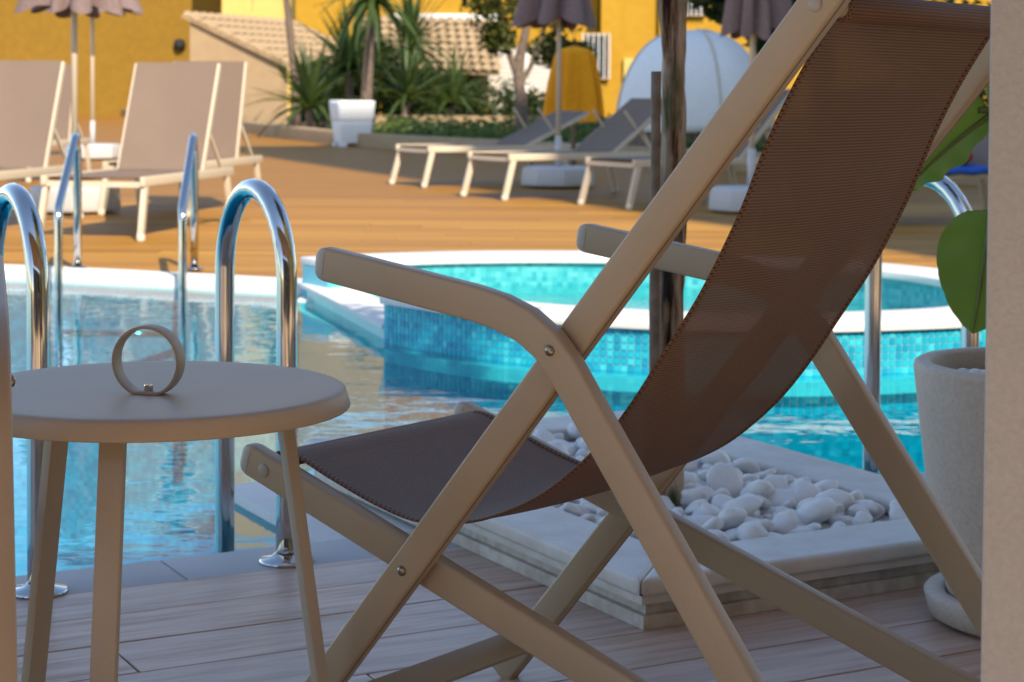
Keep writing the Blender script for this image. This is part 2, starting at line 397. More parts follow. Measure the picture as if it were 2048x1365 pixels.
m = MB(); a = [sn(-34, 1.28), sn(34, 1.28), sn(34, -30), sn(-34, -30)]
# beyond the planks: unseen sheet, coloured warm to bounce light onto the chair
m.add([(p.x, p.y, -.001) for p in a], [(0, 1, 2, 3)]); tag(m.build('terrace_bounce_floor', 'bounce_paving', fix=False), kind='structure')
# near coping
cop = MB().box((0, 0, -.02), (1.2, .182, .04)).build('coping_stone', 'coping', None, bevel=.004)
copr = tag(MB().prism([tuple(sn(-30, EDGE-.005)), tuple(sn(30, EDGE-.005)), tuple(sn(30, EDGE-.18)), tuple(sn(-30, EDGE-.18))], -1.6, -.041).build('pool_edge_wall', 'pooltile'), kind='structure')
for j in range(-4, 8):
    if j == 1: pass
    p = sn(.62+1.203*j, EDGE-.091); o = cop if j == -4 else share('coping_stone', cop, (0, 0, 0))
    o.parent = copr; o.location = (p.x, p.y, 0); o.rotation_euler.z = ANG
# pool basin
m = MB(); n0 = len(POOL); m.add([(p.x, p.y, -1.35) for p in POOL], [tuple(range(n0))]); tag(m.build('pool_floor', 'pooltile', fix=False), kind='structure')
m = MB(); fo = offset(FARS, .1)
for i in range(len(FARS)-1):
    a, b = FARS[i], FARS[i+1]; m.add([(a.x, a.y, -1.36), (b.x, b.y, -1.36), (b.x, b.y, -.05), (a.x, a.y, -.05)], [(0, 1, 2, 3)])
tag(m.build('pool_wall', 'pooltile', fix=False), kind='structure')
m = MB(); m.add([(p.x, p.y, -.035) for p in POOL], [tuple(range(n0))]); tag(m.build('pool_water', 'water', fix=False), kind='structure')
# far coping, white stone
fi, fx = offset(FARS, -.03), offset(FARS, .30)
m = MB()
for i in range(len(FARS)-1):
    a, b, c, d = fi[i], fi[i+1], fx[i+1], fx[i]
    m.add([(a.x, a.y, -.05), (b.x, b.y, -.05), (b.x, b.y, .010), (a.x, a.y, .010), (d.x, d.y, .010), (c.x, c.y, .010)], [(0, 1, 2, 3), (3, 2, 5, 4)])
tag(m.build('far_coping', 'stone_white', fix=False), kind='structure')
# far deck: slab, then boards that can be told apart
m = MB(); outer = [(34, 12), (34, 70), (-34, 70), (-34, 12)]
pts = [(p.x, p.y, -.032) for p in fo]+[(34, 12.4, -.032), (34, 70, -.032), (-34, 70, -.032), (-34, 12.2, -.032)]
m.add(pts, [tuple(range(len(pts)))]); deckbase = m.build('deck_joists', 'grout', fix=False); tag(deckbase, kind='structure')
DA = R(-2.5)
m = MB(); m.add([(-34, 16.5, -.003), (34, 16.5, -.003), (34, 70, -.003), (-34, 70, -.003)], [(0, 1, 2, 3)]); deck = tag(m.build('wooden_deck', 'deckfar', fix=False), kind='structure')
grow = [near_l, near_r]+offset(FARS, .24)[::-1]
unit = MB().box((.5, 0, -.012), (1, .134, .024)).build('deck_board', 'board', deck)
first = True; pitch = .145; y = 8.0
while y < 16.42:
    x = -12.0; start = None
    while x <= 12.01:
        free = not inside(Vector((x, y)), grow) and y > 7.2
        if free and start is None: start = x
        if (not free or x > 11.95) and start is not None:
            seg0 = start
            while x-seg0 > .3:
                L = min(rnd.uniform(3, 5), x-seg0)
                if seg0 < 6.5 and seg0+L > -6.5:
                    o = unit if first else share('deck_board', unit, (0, 0, 0), parent=deck); first = False
                    o.location = (seg0, y, 0); o.scale = (L-.006, 1, 1)
                seg0 += L
            start = None
        x += .1
    y += pitch
# peninsula carrying the planter
m = MB(); a = [sn(1.60, EDGE-.004), sn(2.92, EDGE-.004), sn(2.92, 4.50), sn(1.60, 4.50)]
m.prism([(p.x, p.y) for p in a], -1.35, -.012); tag(m.build('pool_peninsula', 'stone_white', bevel=.01), kind='structure')

# ------------------------------------------------------------------ spa: raised rim, mosaic wall, water
front = [(-.5, 7.55), (-.2, 7.2), (.06, 6.99), (.48, 6.80), (.85, 6.74), (1.2, 6.77), (1.75, 6.98), (2.1, 7.38), (2.22, 7.9), (2.0, 8.7), (1.4, 9.33), (.45, 9.62), (-.4, 9.52), (-1.0, 9.18)]
FS = [Vector((p.x, p.y)) for p in spline([(x, y, 0) for x, y in front], 8)]
def ring(poly, d0, d1, z0, z1):
    a, b = offset(poly, d0), offset(poly, d1); m = MB(); n = len(poly); vs = []
    for p, q in zip(a, b): vs += [(p.x, p.y, z0), (p.x, p.y, z1), (q.x, q.y, z1), (q.x, q.y, z0)]
    fs = []
    for i in range(n-1):
        for j in range(4): fs.append((4*i+j, 4*i+(j+1) % 4, 4*(i+1)+(j+1) % 4, 4*(i+1)+j))
    fs += [(0, 1, 2, 3), (4*n-4, 4*n-3, 4*n-2, 4*n-1)]
    return m.add(vs, fs)
spa = empty('spa_pool', (.8, 8.2, 0)); spa_inv = Matrix.Translation((-.8, -8.2, 0))
tag(spa, 'raised round spa basin with white stone rim and blue mosaic outer wall', 'spa pool')
def sp_part(m, name, mt, **kw): o = m.build(name, mt, spa, **kw); o.matrix_parent_inverse = spa_inv; return o
sp_part(ring(FS, 0, .26, -.06, .118), 'wall', 'tilegrout'); sp_part(ring(FS, .004, .26, -1.34, -.061), 'footing', 'pooltile')
sp_part(ring(FS, -.05, .003, -.10, -.052), 'waterline_glint', 'stone_white')  # pale strip in place of the reflection along the waterline
sp_part(ring(FS, -.025, .29, .119, .155), 'rim', 'stone_white', bevel=.008)
isl = offset(FS, .25); m = MB(); m.add([(p.x, p.y, -.027) for p in isl], [tuple(range(len(isl)))]); sp_part(m, 'basin_floor', 'pooltile2', fix=False)
m = MB(); q = [p for p in offset(FS, .262)]
for i in range(len(q)-1): m.add([(q[i].x, q[i].y, -.028), (q[i+1].x, q[i+1].y, -.028), (q[i+1].x, q[i+1].y, .118), (q[i].x, q[i].y, .118)], [(0, 1, 2, 3)])
sp_part(m, 'inner_wall', 'pooltile2', fix=False)
m = MB(); m.add([(p.x, p.y, .012) for p in isl], [tuple(range(len(isl)))]); sp_part(m, 'spa_water', 'spawater', fix=False)
# entry step beside the spa
st = MB(); st.prism([(-.47, 7.6), (-.45, 9.2), (-1.02, 9.2), (-.98, 8.9)], -1.34, -.075); sp_part(st, 'entry_step', 'pale_pool')
st = MB(); st.prism([(-.45, 8.98), (-.45, 9.1), (-1.0, 9.1), (-1.0, 8.98)], -.08, -.028); sp_part(st, 'step_nosing', 'stone_white')
st = MB(); st.prism([tuple(FS[0]+Vector((.02, .02))), tuple(FS[-1]+Vector((.02, -.02))), tuple(FS[-1]+Vector((.16, 0))), tuple(FS[0]+Vector((.16, .1)))], -1.3, .014); sp_part(st, 'entry_wall', 'pale_pool')
st = MB(); st.prism([tuple(FS[0]+Vector((-.01, .03))), tuple(FS[-1]+Vector((-.01, -.03))), tuple(FS[-1]+Vector((.2, 0))), tuple(FS[0]+Vector((.2, .12)))], .015, .032); sp_part(st, 'entry_nosing', 'stone_white')
# mosaic tiles on the outer wall
TS = .0262; tm = []
for i in range(4):
    o = MB().box((0, 0, 0), (TS-.0045, .006, TS-.0045)).build('mosaic_tile', 'tile%d' % i, spa); o.location = (0, 0, -9); tm.append(o)
used = [False]*4
arc = [0]
for i in range(len(FS)-1): arc.append(arc[-1]+(FS[i+1]-FS[i]).length)
def at_arc(d):
    for i in range(len(FS)-1):
        if arc[i+1] >= d:
            t = (d-arc[i])/(arc[i+1]-arc[i]); return FS[i].lerp(FS[i+1], t), (FS[i+1]-FS[i]).normalized()
rest = MB(); cnt = 0; ncol = int(3.05/TS)
for ci in range(ncol):
    d = .012+TS*(ci+.5); p, t = at_arc(d); nn = Vector((t.y, -t.x)); az = math.atan2(t.y, t.x)
    for rj in range(6):
        z = .118-TS*(rj+.5); i = rnd.choice((0, 1, 1, 2, 2, 3)); pos = p+nn*.001
        vis = rj < 6 and (d < 1.15 and d > .15)
        if vis and cnt < 292:
            cnt += 1; o = tm[i] if not used[i] else share('mosaic_tile', tm[i], (0, 0, 0), parent=spa); used[i] = True
            o.matrix_parent_inverse = spa_inv; o.location = (pos.x, pos.y, z); o.rotation_euler.z = az
        else: rest.box((pos.x, pos.y, z), (TS-.0045, .006, TS-.0045), Matrix.Rotation(az, 3, 'Z'), i)
o = sp_part(rest, 'mosaic_tiles', ['tile0', 'tile1', 'tile2', 'tile3'], fix=False); tag(o, kind='stuff')

# overflow grate along the far left edge
gr = empty('overflow_grate', (-2.2, 9.75, 0)); ginv = Matrix.Translation((2.2, -9.75, 0))
tag(gr, 'white slatted overflow grate along the far pool edge beside the slim ladder', 'grate')
gpath = [p for p in FARS if -5 < p.x < -1.05]; ga = offset(gpath, -.03); d = 0; gs = None
slat = MB().box((0, 0, .004), (.017, .15, .02)).build('slat', 'white_paint', gr); slat.matrix_parent_inverse = ginv; first = True
for i in range(len(gpath)-1):
    t = gpath[i+1]-gpath[i]; L = t.length; t.normalize(); nn = Vector((-t.y, t.x)); az = math.atan2(t.y, t.x); x = (-d) % .027
    while x < L:
        p = gpath[i]+t*x+nn*.05
        if p.x > -3.6:
            o = slat if first else share('slat', slat, (0, 0, 0), parent=gr); first = False
            o.matrix_parent_inverse = ginv; o.location = (p.x, p.y, .012); o.rotation_euler.z = az
        x += .027
    d += L

# ------------------------------------------------------------------ hotel and terrace roof that shade the near side (outside the picture)
hb = empty('hotel_building', (6.6, .5, 0), math.atan2(-HEAD.x, HEAD.y)); tag(hb, 'tall yellow hotel wing beside the terrace', 'building')
def part(m, name, mt, par, inv, **kw): o = m.build(name, mt, par, **kw); o.matrix_parent_inverse = inv; return o
I4 = Matrix.Identity(4)
part(MB().box((16.5, -9, 13.4), (33, 18, 27.2)), 'wall', 'paleyellow', hb, I4)
for fl in range(8):
    for i in range(6):
        wn = part(MB().box((3+i*5, .01, 2.2+fl*3.2), (1.8, .1, 1.6)), 'window', 'white_paint', hb, I4)
        MB().box((3+i*5, .05, 2.2+fl*3.2), (1.6, .06, 1.4)).build('pane', 'glass', wn)
tr = empty('terrace_roof', (1, .3, 0)); ti = Matrix.Translation((-1, -.3, 0)); tag(tr, 'unseen timber pergola roof shading the terrace, its soffit lightened to bounce light', 'pergola')
part(MB().box((.9, .35, 2.95), (7.6, 3.9, .18)), 'roof_slab', 'bounce_timber', tr, ti)
for x in (-2.7, 4.5):
    for y2 in (2.1, -1.4): part(MB().box((x, y2, 1.43), (.14, .14, 2.86)), 'post', 'bounce_timber', tr, ti)

bw = MB().box((1, -7.5, 2.4), (16, .25, 4.8)).build('terrace_back_wall', 'dark_timber'); tag(bw, 'brown timber wall at the back of the terrace', 'wall')
# the pale wall corner at the right edge
col_rot = Matrix.Rotation(R(-20), 3, 'Z')
cw = MB().box((.30, -.09, 1.42), (.60, .18, 2.84), None).build('stucco_pillar', 'stucco', None, bevel=.006)
cw.location = (.497, 1.93, 0); cw.rotation_euler.z = R(-20)
tag(cw, 'pale grey stucco wall pillar partly hiding the potted plant', 'pillar')

# ------------------------------------------------------------------ deck chair
CK = .924                              # overall size of the chairs
TH, SP, WI = .027, .033, .5            # bar thickness, layer spacing, inner width
U0 = 1.55
def chair():
    root = empty('deck_chair', (0, 0, 0))
    def bx(layer, sgn): return sgn*(WI/2+TH/2+SP*layer)
    Apath = [(1.149+(1.078-v)*.8246-U0, v) for v in (-.074, 1.118)]
    Bpath = [(u-U0, .375+.32*(u-2.126)) for u in (.80, 2.160)]
    leg = [(1.524-.745*(.623-v)-U0, v) for v in (-.074, .30, .52)]
    bend = [(x-U0, z) for x, z in ((1.477, .560), (1.505, .598), (1.535, .629), (1.571, .652), (1.615, .667), (1.66, .676))]
    Cpath = leg+bend+[(1.938-U0, .7125)]
    def dome(path, x0):
        """rounded plastic end cap that continues a bar"""
        a, b = Vector(path[-2]), Vector(path[-1]); t = (b-a).normalized(); q = []
        for i in range(7): q.append(b+t*(.0005+.024*math.sin(R(15*i))))
        m = MB(); wd, th = .0505, TH+.0005; n = 24; vs = []; fs = []; nn = Vector((-t.y, t.x))
        for i, p in enumerate(q):
            k2 = max(math.cos(R(15*i)), .02)**.75
            for j in range(n):
                an = 2*math.pi*j/n; ca, sa = math.cos(an), math.sin(an)
                e = .35; X = math.copysign(abs(ca)**e, ca)*wd/2*k2; Y = math.copysign(abs(sa)**e, sa)*th/2*k2
                pp = p+nn*X; vs.append((x0+Y, pp.x, pp.y))
        for i in range(6):
            for j in range(n): fs.append((i*n+j, i*n+(j+1) % n, (i+1)*n+(j+1) % n, (i+1)*n+j))
        m.add(vs, fs, smooth=True); m.f.append(list(range(6*n, 7*n))); m.mi.append(0); m.smooth.append(True)
        return m
    for s in (-1, 1):
        a = sharp(rounded_prism(Apath, 0, .050, TH, .005, bx(1, s)).build('back_rail', 'frame', root))
        pa, pb = Vector(Apath[0]), Vector(Apath[1]); ta = (pb-pa).normalized(); na = Vector((-ta.y, ta.x)); na = na if na.y < 0 else -na
        pa, pb = pa+ta*.01+na*.0249, pb-ta*.01+na*.0249
        MB().bar((bx(1, s)+s*.0055, pa.x, pa.y), (bx(1, s)+s*.0055, pb.x, pb.y), .0016, .0012, ref=(0, na.x, na.y)).build('seam', 'seam', a)
        b = sharp(rounded_prism(Bpath, 0, .050, TH, .005, bx(0, s)).build('seat_rail', 'frame', root))
        c = sharp(rounded_prism(Cpath, 0, .050, TH, .005, bx(2, s)).build('armrest_leg', 'frame', root))
        dome(Bpath, bx(0, s)).build('end_cap', 'cap', b); dome(Cpath, bx(2, s)).build('end_cap', 'cap', c); dome(Apath, bx(1, s)).build('end_cap', 'cap', a)
        def stud(u, v, layer, name, mt, par, r, h):
            x = bx(layer, s)+s*TH/2; m = MB(); pr = [(r, -.002), (r, h*.35), (r*.8, h*.75), (r*.45, h*.95), (.0004, h)]
            m.lathe(pr, seg=16); m.v = [(x+s*z, u-U0+X, v+Y) for X, Y, z in m.v]; return m.build(name, mt, par)
        stud(1.524, .623, 2, 'rivet', 'steel', c, .0075, .005); stud(1.812, .274, 1, 'rivet', 'steel', a, .0075, .005)
        stud(1.149, 1.078, 1, 'bolt_cap', 'cap', a, .010, .003); m2 = stud(2.126, .375, 0, 'bolt_cap', 'cap', b, .011, .003)
        m = MB().tube([(bx(0, s), 1.812-U0, .274), (bx(0, s)-s*TH*.55, 1.812-U0, .274)], .008, 14); m.build('screw', 'steel', b)
        m = MB().tube([(bx(0, s)+s*TH/2, 1.075-U0, .039), (bx(2, s), 1.075-U0, .039)], .008, 10); m.build('pivot_pin', 'steel', c)
    # cross pieces
    aw = 2*(WI/2+SP); v = -.002; u = 1.149+(1.078-v)*.8246-U0
    MB().box((0, u, v), (aw, .022, .045), Matrix.Rotation(R(-39), 3, 'X')).build('stretcher', 'frame', root, bevel=.004)
    MB().box((0, .93-U0, -.008), (WI, .045, .022), Matrix.Rotation(R(18), 3, 'X')).build('stretcher', 'frame', root, bevel=.004)
    # sling
    prof = [(1.158, 1.066), (1.21, .985), (1.252, .905), (1.292, .812), (1.348, .708), (1.402, .628), (1.465, .538), (1.523, .472), (1.60, .408), (1.68, .365), (1.753, .341), (1.839, .331), (1.915, .343), (2.011, .371), (2.09, .398), (2.128, .400)]
    sp2 = spline([(a-U0, b, 0) for a, b in prof], 8)
    sw = WI/2-.004; nx = 20; m = MB(); vs = []; uv = []; L = 0
    for i, p in enumerate(sp2):
        if i: L += (sp2[i]-sp2[i-1]).length
        tt = i/len(sp2)
        for j in range(nx+1):
            x = -sw+2*sw*j/nx; sag = -.010*math.sin(math.pi*tt)*(1-(x/sw)**2)
            t = (sp2[min(i+1, len(sp2)-1)]-sp2[max(i-1, 0)]).normalized(); nn = Vector((-t.y, t.x))
            nn = nn if nn.y > 0 else -nn
            vs.append((x, p.x+nn.x*sag, p.y+nn.y*sag)); uv.append((x, L))
    fs = [(i*(nx+1)+j, i*(nx+1)+j+1, (i+1)*(nx+1)+j+1, (i+1)*(nx+1)+j) for i in range(len(sp2)-1) for j in range(nx)]
    m.add(vs, fs, 0, uv, True); sl2 = m.build('sling', 'sling', root, fix=False)
    for s in (-1, 1):      # turned hems along both edges
        m = MB(); vs = []; uv = []; L = 0; n = 6
        for i, p in enumerate(sp2[2:-3]):
            if i: L += (p-sp2[2+i-1]).length
            t = (sp2[i+3]-sp2[i+1]).normalized(); nn = Vector((-t.y, t.x))
            for j in range(n):
                a = 2*math.pi*j/n; X = s*(sw-.006)+.0085*math.cos(a); h = .0022*math.sin(a)
                vs.append((X, p.x+nn.x*h, p.y+nn.y*h)); uv.append((.012*j/n, L))
        k3 = len(sp2[2:-3]); fs = [(i*n+j, i*n+(j+1) % n, (i+1)*n+(j+1) % n, (i+1)*n+j) for i in range(k3-1) for j in range(n)]
        m.add(vs, fs, 0, uv, True); m.build('hem', 'hem', sl2, fix=False)
    def roll(u, v, r, name, x1):
        m = MB(); n = 24; vs = []; uv = []; ends = [(-x1-.0, r*.7), (-x1+.006, r), (x1-.006, r), (x1, r*.7)]
        for x, rr in ends:
            for j in range(n+1): a = 2*math.pi*j/n; vs.append((x, u-U0+rr*math.cos(a), v+rr*math.sin(a))); uv.append((x, a*r))
        fs = [(i*(n+1)+j, i*(n+1)+j+1, (i+1)*(n+1)+j+1, (i+1)*(n+1)+j) for i in range(3) for j in range(n)]
        m.add(vs, fs, 0, uv, True); o = m.build(name, 'hem', sl2, fix=False); return o
    roll(1.149, 1.076, .0185, 'top_roll', WI/2-.002); roll(2.128, .386, .014, 'front_roll', WI/2-.002)
    MB().tube([(-WI/2-SP, 1.149-U0, 1.076), (WI/2+SP, 1.149-U0, 1.076)], .0125, 14).build('crossbar', 'frame', root)
    MB().tube([(-WI/2, 2.128-U0, .386), (WI/2, 2.128-U0, .386)], .010, 14).build('crossbar', 'frame', root)
    for c in root.children_recursive: c.data.transform(Matrix.Translation((0, 0, .0802)))
    root.scale = (CK, CK, CK)
    return root
TC = R(37.7); LAT = Vector((math.sin(TC), math.cos(TC), 0)); FORE = Vector((-math.cos(TC), math.sin(TC), 0))
ch = chair(); p = (FORE*U0+LAT*2.40)*CK; ch.location = (p.x, p.y, 0); ch.rotation_euler.z = math.pi/2-TC
tag(ch, 'taupe folding deck chair with brown mesh sling standing beside the round table', 'deck chair', 'terrace deck chairs')
# second chair, only its armrest leg reaches the picture
c2 = copy_tree(ch); PH = R(16); f2 = Vector((-math.sin(PH), math.cos(PH), 0)); l2 = Vector((math.cos(PH), math.sin(PH), 0))
riv = Vector((-.592, 2.27, 0))*CK; p = riv - (f2*(1.524-U0) + l2*(WI/2+TH+SP*2))*CK; c2.location = (p.x, p.y, 0); c2.rotation_euler.z = PH
tag(c2, 'taupe deck chair of which only the curved armrest leg shows behind the round table', 'deck chair')

# ------------------------------------------------------------------ round side table with ring handle
TX, TY, TZ = -.459, 2.458, .587
tb = empty('side_table', (TX, TY, 0)); tag(tb, 'round taupe metal side table with a ring handle at its centre', 'side table')
rr = .248
MB().lathe([(.0005, -.004), (.1, -.0035), (.2, -.0015), (rr-.012, .0), (rr-.005, -.0008), (rr-.0015, -.003), (rr, -.007), (rr+.005, -.0235), (rr+.0035, -.0255), (rr-.004, -.0252), (rr-.008, -.012), (.1, -.012), (.0005, -.012)], (0, 0, TZ), 128).build('table_top', 'table', tb)
for a in (145, 265, 25):
    a = R(a); d = Vector((math.cos(a), math.sin(a), 0)); q = Vector((-d.y, d.x, 0))
    t0 = d*.171+Vector((0, 0, TZ-.0125)); t1 = d*.252+Vector((0, 0, .0))
    m = MB(); m.bar(t0, t1, .031, .016, ref=d); m.build('leg', 'table', tb, bevel=.0025)
hp = []; RO = .0455
for i in range(49):
    a = 2*math.pi*i/48; hp.append((RO*math.sin(a), max(-RO*math.cos(a), -RO*.915)))
rh = MB(); vs = []
for x, z in hp[:-1]:
    for k2, yy in ((1.0, -.0115), (1.0, .0115), (.915, .0115), (.915, -.0115)):
        vs.append((x*k2, yy, (z if k2 == 1 else max(z*k2, -RO*.915+.004))))
n = 48; fs = [(4*i+j, 4*i+(j+1) % 4, 4*((i+1) % n)+(j+1) % 4, 4*((i+1) % n)+j) for i in range(n) for j in range(4)]
rh.add(vs, fs); ring_h = rh.build('ring_handle', 'table', tb, bevel=.0012); ring_h.location = (0, -.03, TZ-.0035+RO*.915); ring_h.rotation_euler.z = R(-13)
m = MB().lathe([(.0062, 0), (.0062, .006), (.0052, .0072), (.003, .0072), (.0028, .005), (.0004, .005)], (0, 0, -RO*.915+.004), 6, smooth=False); m.build('bolt', 'chrome', ring_h)

# ------------------------------------------------------------------ ladders
def near_rail(par, ox, oy):
    d = .37; c = .182; path = [(ox, oy, .004)]
    path += [(ox, oy, z) for z in (.1, .3, .45)]
    cz = .575
    for i in range(17):
        a = math.pi*i/16; k2 = d/2*(1-math.cos(a)); path.append((ox+E2.x*k2, oy+E2.y*k2, cz+c*math.sin(a)))
    path += [(ox+E2.x*d, oy+E2.y*d, z) for z in (.45, .2, -.1, -.6, -1.1)]
    MB().tube(path, .0215, 24, caps=True).build('rail', 'chrome', par)
    MB().lathe([(.0005, .0), (.056, .0), (.056, .004), (.052, .008), (.03, .012), (.024, .018), (.0216, .018)], (ox, oy, .001), 40).build('flange', 'chrome', par)
ld = empty('pool_ladder', (-.68, 3.785, 0)); tag(ld, 'chrome pool ladder with two arched rails behind the round table', 'pool ladder')
near_rail(ld, .223, .124); near_rail(ld, -.223, -.124)
for z in (-.25, -.5, -.75): MB().tube([(.223+E2.x*.37, .124+E2.y*.37, z), (-.223+E2.x*.37, -.124+E2.y*.37, z)], .016, 12).build('step', 'chrome', ld)
ld2 = copy_tree(ld); ld2.location = (1.335, 4.765, 0); tag(ld2, 'chrome arched pool ladder behind the potted plant', 'pool ladder')
fl = empty('pool_ladder', (-1.98, 10.05, 0)); tag(fl, 'slim chrome pool ladder with slanted handrails on the far pool edge', 'pool ladder')
for ox in (-.29, .32):
    dy = -.62; dx = .045
    path = [(ox, 0, .002), (ox, 0, .3), (ox, 0, .62), (ox-.002, -.02, .68), (ox+.002, -.05, .705), (ox+.006, -.085, .69), (ox+dx*.85, dy+.03, .365), (ox+dx*.97, dy+.008, .335), (ox+dx, dy, .30), (ox+dx, dy, 0), (ox+dx, dy, -.9)]
    MB().tube(path, .0215, 16).build('rail', 'chrome', fl)
    MB().lathe([(.0005, 0), (.05, 0), (.05, .006), (.024, .012)], (ox, 0, .011), 24).build('flange', 'chrome', fl)
for z in (-.25, -.5): MB().tube([(-.29+.045, -.62, z), (.32+.045, -.62, z)], .016, 10).build('step', 'chrome', fl)

# ------------------------------------------------------------------ stone planter, pebbles, tree
PA = R(29); a1 = Vector((math.cos(PA), math.sin(PA))); a2 = Vector((-a1.y, a1.x))
S0, S1, N0, N1 = 1.81, 2.81, 2.88, 4.42
def pn(s, n):                              # planter local (about its own corner) in world
    base = sn(S0, N0); return base+a1*(s-S0)+a2*(n-N0)
pc = pn((S0+S1)/2, (N0+N1)/2); pl = empty('stone_planter', (pc.x, pc.y, 0), PA); tag(pl, 'low rectangular pale marble planter filled with white pebbles', 'planter')
hw, hl = (S1-S0)/2, (N1-N0)/2; rw = .17
def frame_ring(m, hx, hy, wd, z0, z1):
    pass
corners = [(-hw, -hl), (hw, -hl), (hw, hl), (-hw, hl)]; inn = [(-hw+rw, -hl+rw), (hw-rw, -hl+rw), (hw-rw, hl-rw), (-hw+rw, hl-rw)]
for i in range(4):
    j = (i+1) % 4; g = .0012; c0, c1, d1, d0 = Vector(corners[i]), Vector(corners[j]), Vector(inn[j]), Vector(inn[i])
    t = (c1-c0).normalized()*g
    MB().prism([tuple(c0+t), tuple(c1-t), tuple(d1-t), tuple(d0+t)], .066, .100).build('rim_stone', 'marble', pl, bevel=.011, seg=4)
def hollow(o, i, z0, z1, name, mt):
    m = MB()
    for q in range(4):
        c0, c1 = Vector(corners[q]), Vector(corners[(q+1) % 4])
        def ins(v, d): return (math.copysign(abs(v.x)-d, v.x), math.copysign(abs(v.y)-d, v.y))
        m.prism([ins(c0, o), ins(c1, o), ins(c1, i), ins(c0, i)], z0, z1)
    m.build(name, mt, pl)
hollow(.012, .165, .050, .0655, 'course', 'marble'); hollow(.034, .16, .026, .0495, 'course', 'marble_old'); hollow(.022, .16, .001, .0255, 'base_course', 'marble_old')
MB().box((0, 0, .03), (2*hw-.31, 2*hl-.31, .07)).build('gravel_bed', 'gravel', pl)
# pebbles
def pebble_mesh(i):
    bm = bmesh.new(); bmesh.ops.create_icosphere(bm, subdivisions=3, radius=1); r2 = random.Random(100+i); sd2 = Vector((r2.uniform(0, 50),)*3)+Vector((i*3.1, i*1.7, 0))
    sx, sy, sz = r2.uniform(.85, 1.3), r2.uniform(.75, 1.0), r2.uniform(.42, .62)
    for v in bm.verts:
        n3 = noise.noise(v.co*1.1+sd2)*.30+noise.noise(v.co*2.6+sd2)*.05; v.co = v.co*(1+n3); v.co.x *= sx; v.co.y *= sy; v.co.z *= sz
    me = bpy.data.meshes.new('pebble'); bm.to_mesh(me); bm.free(); me.materials.append(M['pebble'])
    for p in me.polygons: p.use_smooth = True
    return me
PM = [pebble_mesh(i) for i in range(14)]
TRX, TRY = pn(2.288, 3.52)
spots = []
tries = 0
while len(spots) < 270 and tries < 30000:
    tries += 1; lx, ly = rnd.uniform(-hw+rw+.015, hw-rw-.015), rnd.uniform(-hl+rw+.015, hl-rw-.015); r = rnd.choice((.018, .022, .026, .030, .035, .040, .045)); layer = 0 if len(spots) < 130 else 1
    wp = pc+a1*lx+a2*ly
    if (wp-Vector((TRX, TRY))).length < .05+r*.6: continue
    if abs(lx) > hw-rw-r*.9 or abs(ly) > hl-rw-r*.9: continue
    if all((wp-q[0]).length > (r+q[1])*(.74 if q[2] == layer else .40) for q in spots): spots.append((wp, r, layer))
for wp, r, layer in spots:
    o = bpy.data.objects.new('pebble', rnd.choice(PM)); col.objects.link(o)
    z = (.060+r*.30) if layer == 0 else (.082+r*.35)
    o.location = (wp.x, wp.y, z); o.scale = (r, r, r); o.rotation_euler = (rnd.uniform(-.35, .35)*(1+layer*.8), rnd.uniform(-.35, .35)*(1+layer*.8), rnd.uniform(0, 6.28))
    sz = 'small' if r < .021 else 'medium' if r < .029 else 'large' if r < .038 else 'big'
    ly = (wp-pc).dot(a2); lx = (wp-pc).dot(a1); dt = (wp-Vector((TRX, TRY))).length
    where = 'close around the mossy tree trunk' if dt < .13 else 'along the pool end of the marble planter' if ly > .34 else 'along the terrace end of the marble planter' if ly < -.34 else 'by the pool side rim of the marble planter' if lx > .16 else 'by the chair side rim of the marble planter' if lx < -.16 else 'in the middle of the marble planter bed'
    tag(o, '%s smooth white %spebble %s' % (sz, 'upper ' if layer else '', where), 'pebble', 'white pebbles in the marble planter')
# tree in the planter
tree = empty('planter_tree', (TRX, TRY, 0)); tag(tree, 'slender tree with mottled mossy trunk growing from the white pebbles', 'tree')
def trunk_mesh(path, rads, seg, seed, amp):
    m = MB(); m.tube(path, rads, seg)
    for i, v in enumerate(m.v):
        q = Vector(v); c = Vector((q.x, q.y)); k2 = 1+amp*noise.noise(Vector((q.x*30, q.y*30, q.z*3))+Vector((seed, 0, 0)))+amp*.35*noise.noise(Vector((q.x*70, q.y*70, q.z*16))+Vector((seed, 3, 0)))
        ax = min(path, key=lambda p: abs(p[2]-q.z)); m.v[i] = (ax[0]+(q.x-ax[0])*k2, ax[1]+(q.y-ax[1])*k2, q.z)
    return m
tp = [(.004-.012*math.sin(i*.11), .01*math.sin(i*.075), .04+i*.01875) for i in range(117)]
trk = trunk_mesh(tp, [.040 if i == 0 else max(.028, .037-.0003*i) for i in range(117)], 36, 3, .5).build('trunk', 'bark', tree)
tp2 = [(.016+.006*math.sin(i*.12), -.014, .04+i*.01875) for i in range(104)]
trunk_mesh(tp2, [.017]*104, 16, 9, .5).build('trunk', 'bark', tree)
for i in range(5):
    a = i*1.26; MB().tube([(tp[-1][0], tp[-1][1], 2.1), (.25*math.cos(a), .25*math.sin(a), 2.5), (.5*math.cos(a), .5*math.sin(a), 2.8)], [.025, .015, .006], 8).build('branch', 'bark', tree)
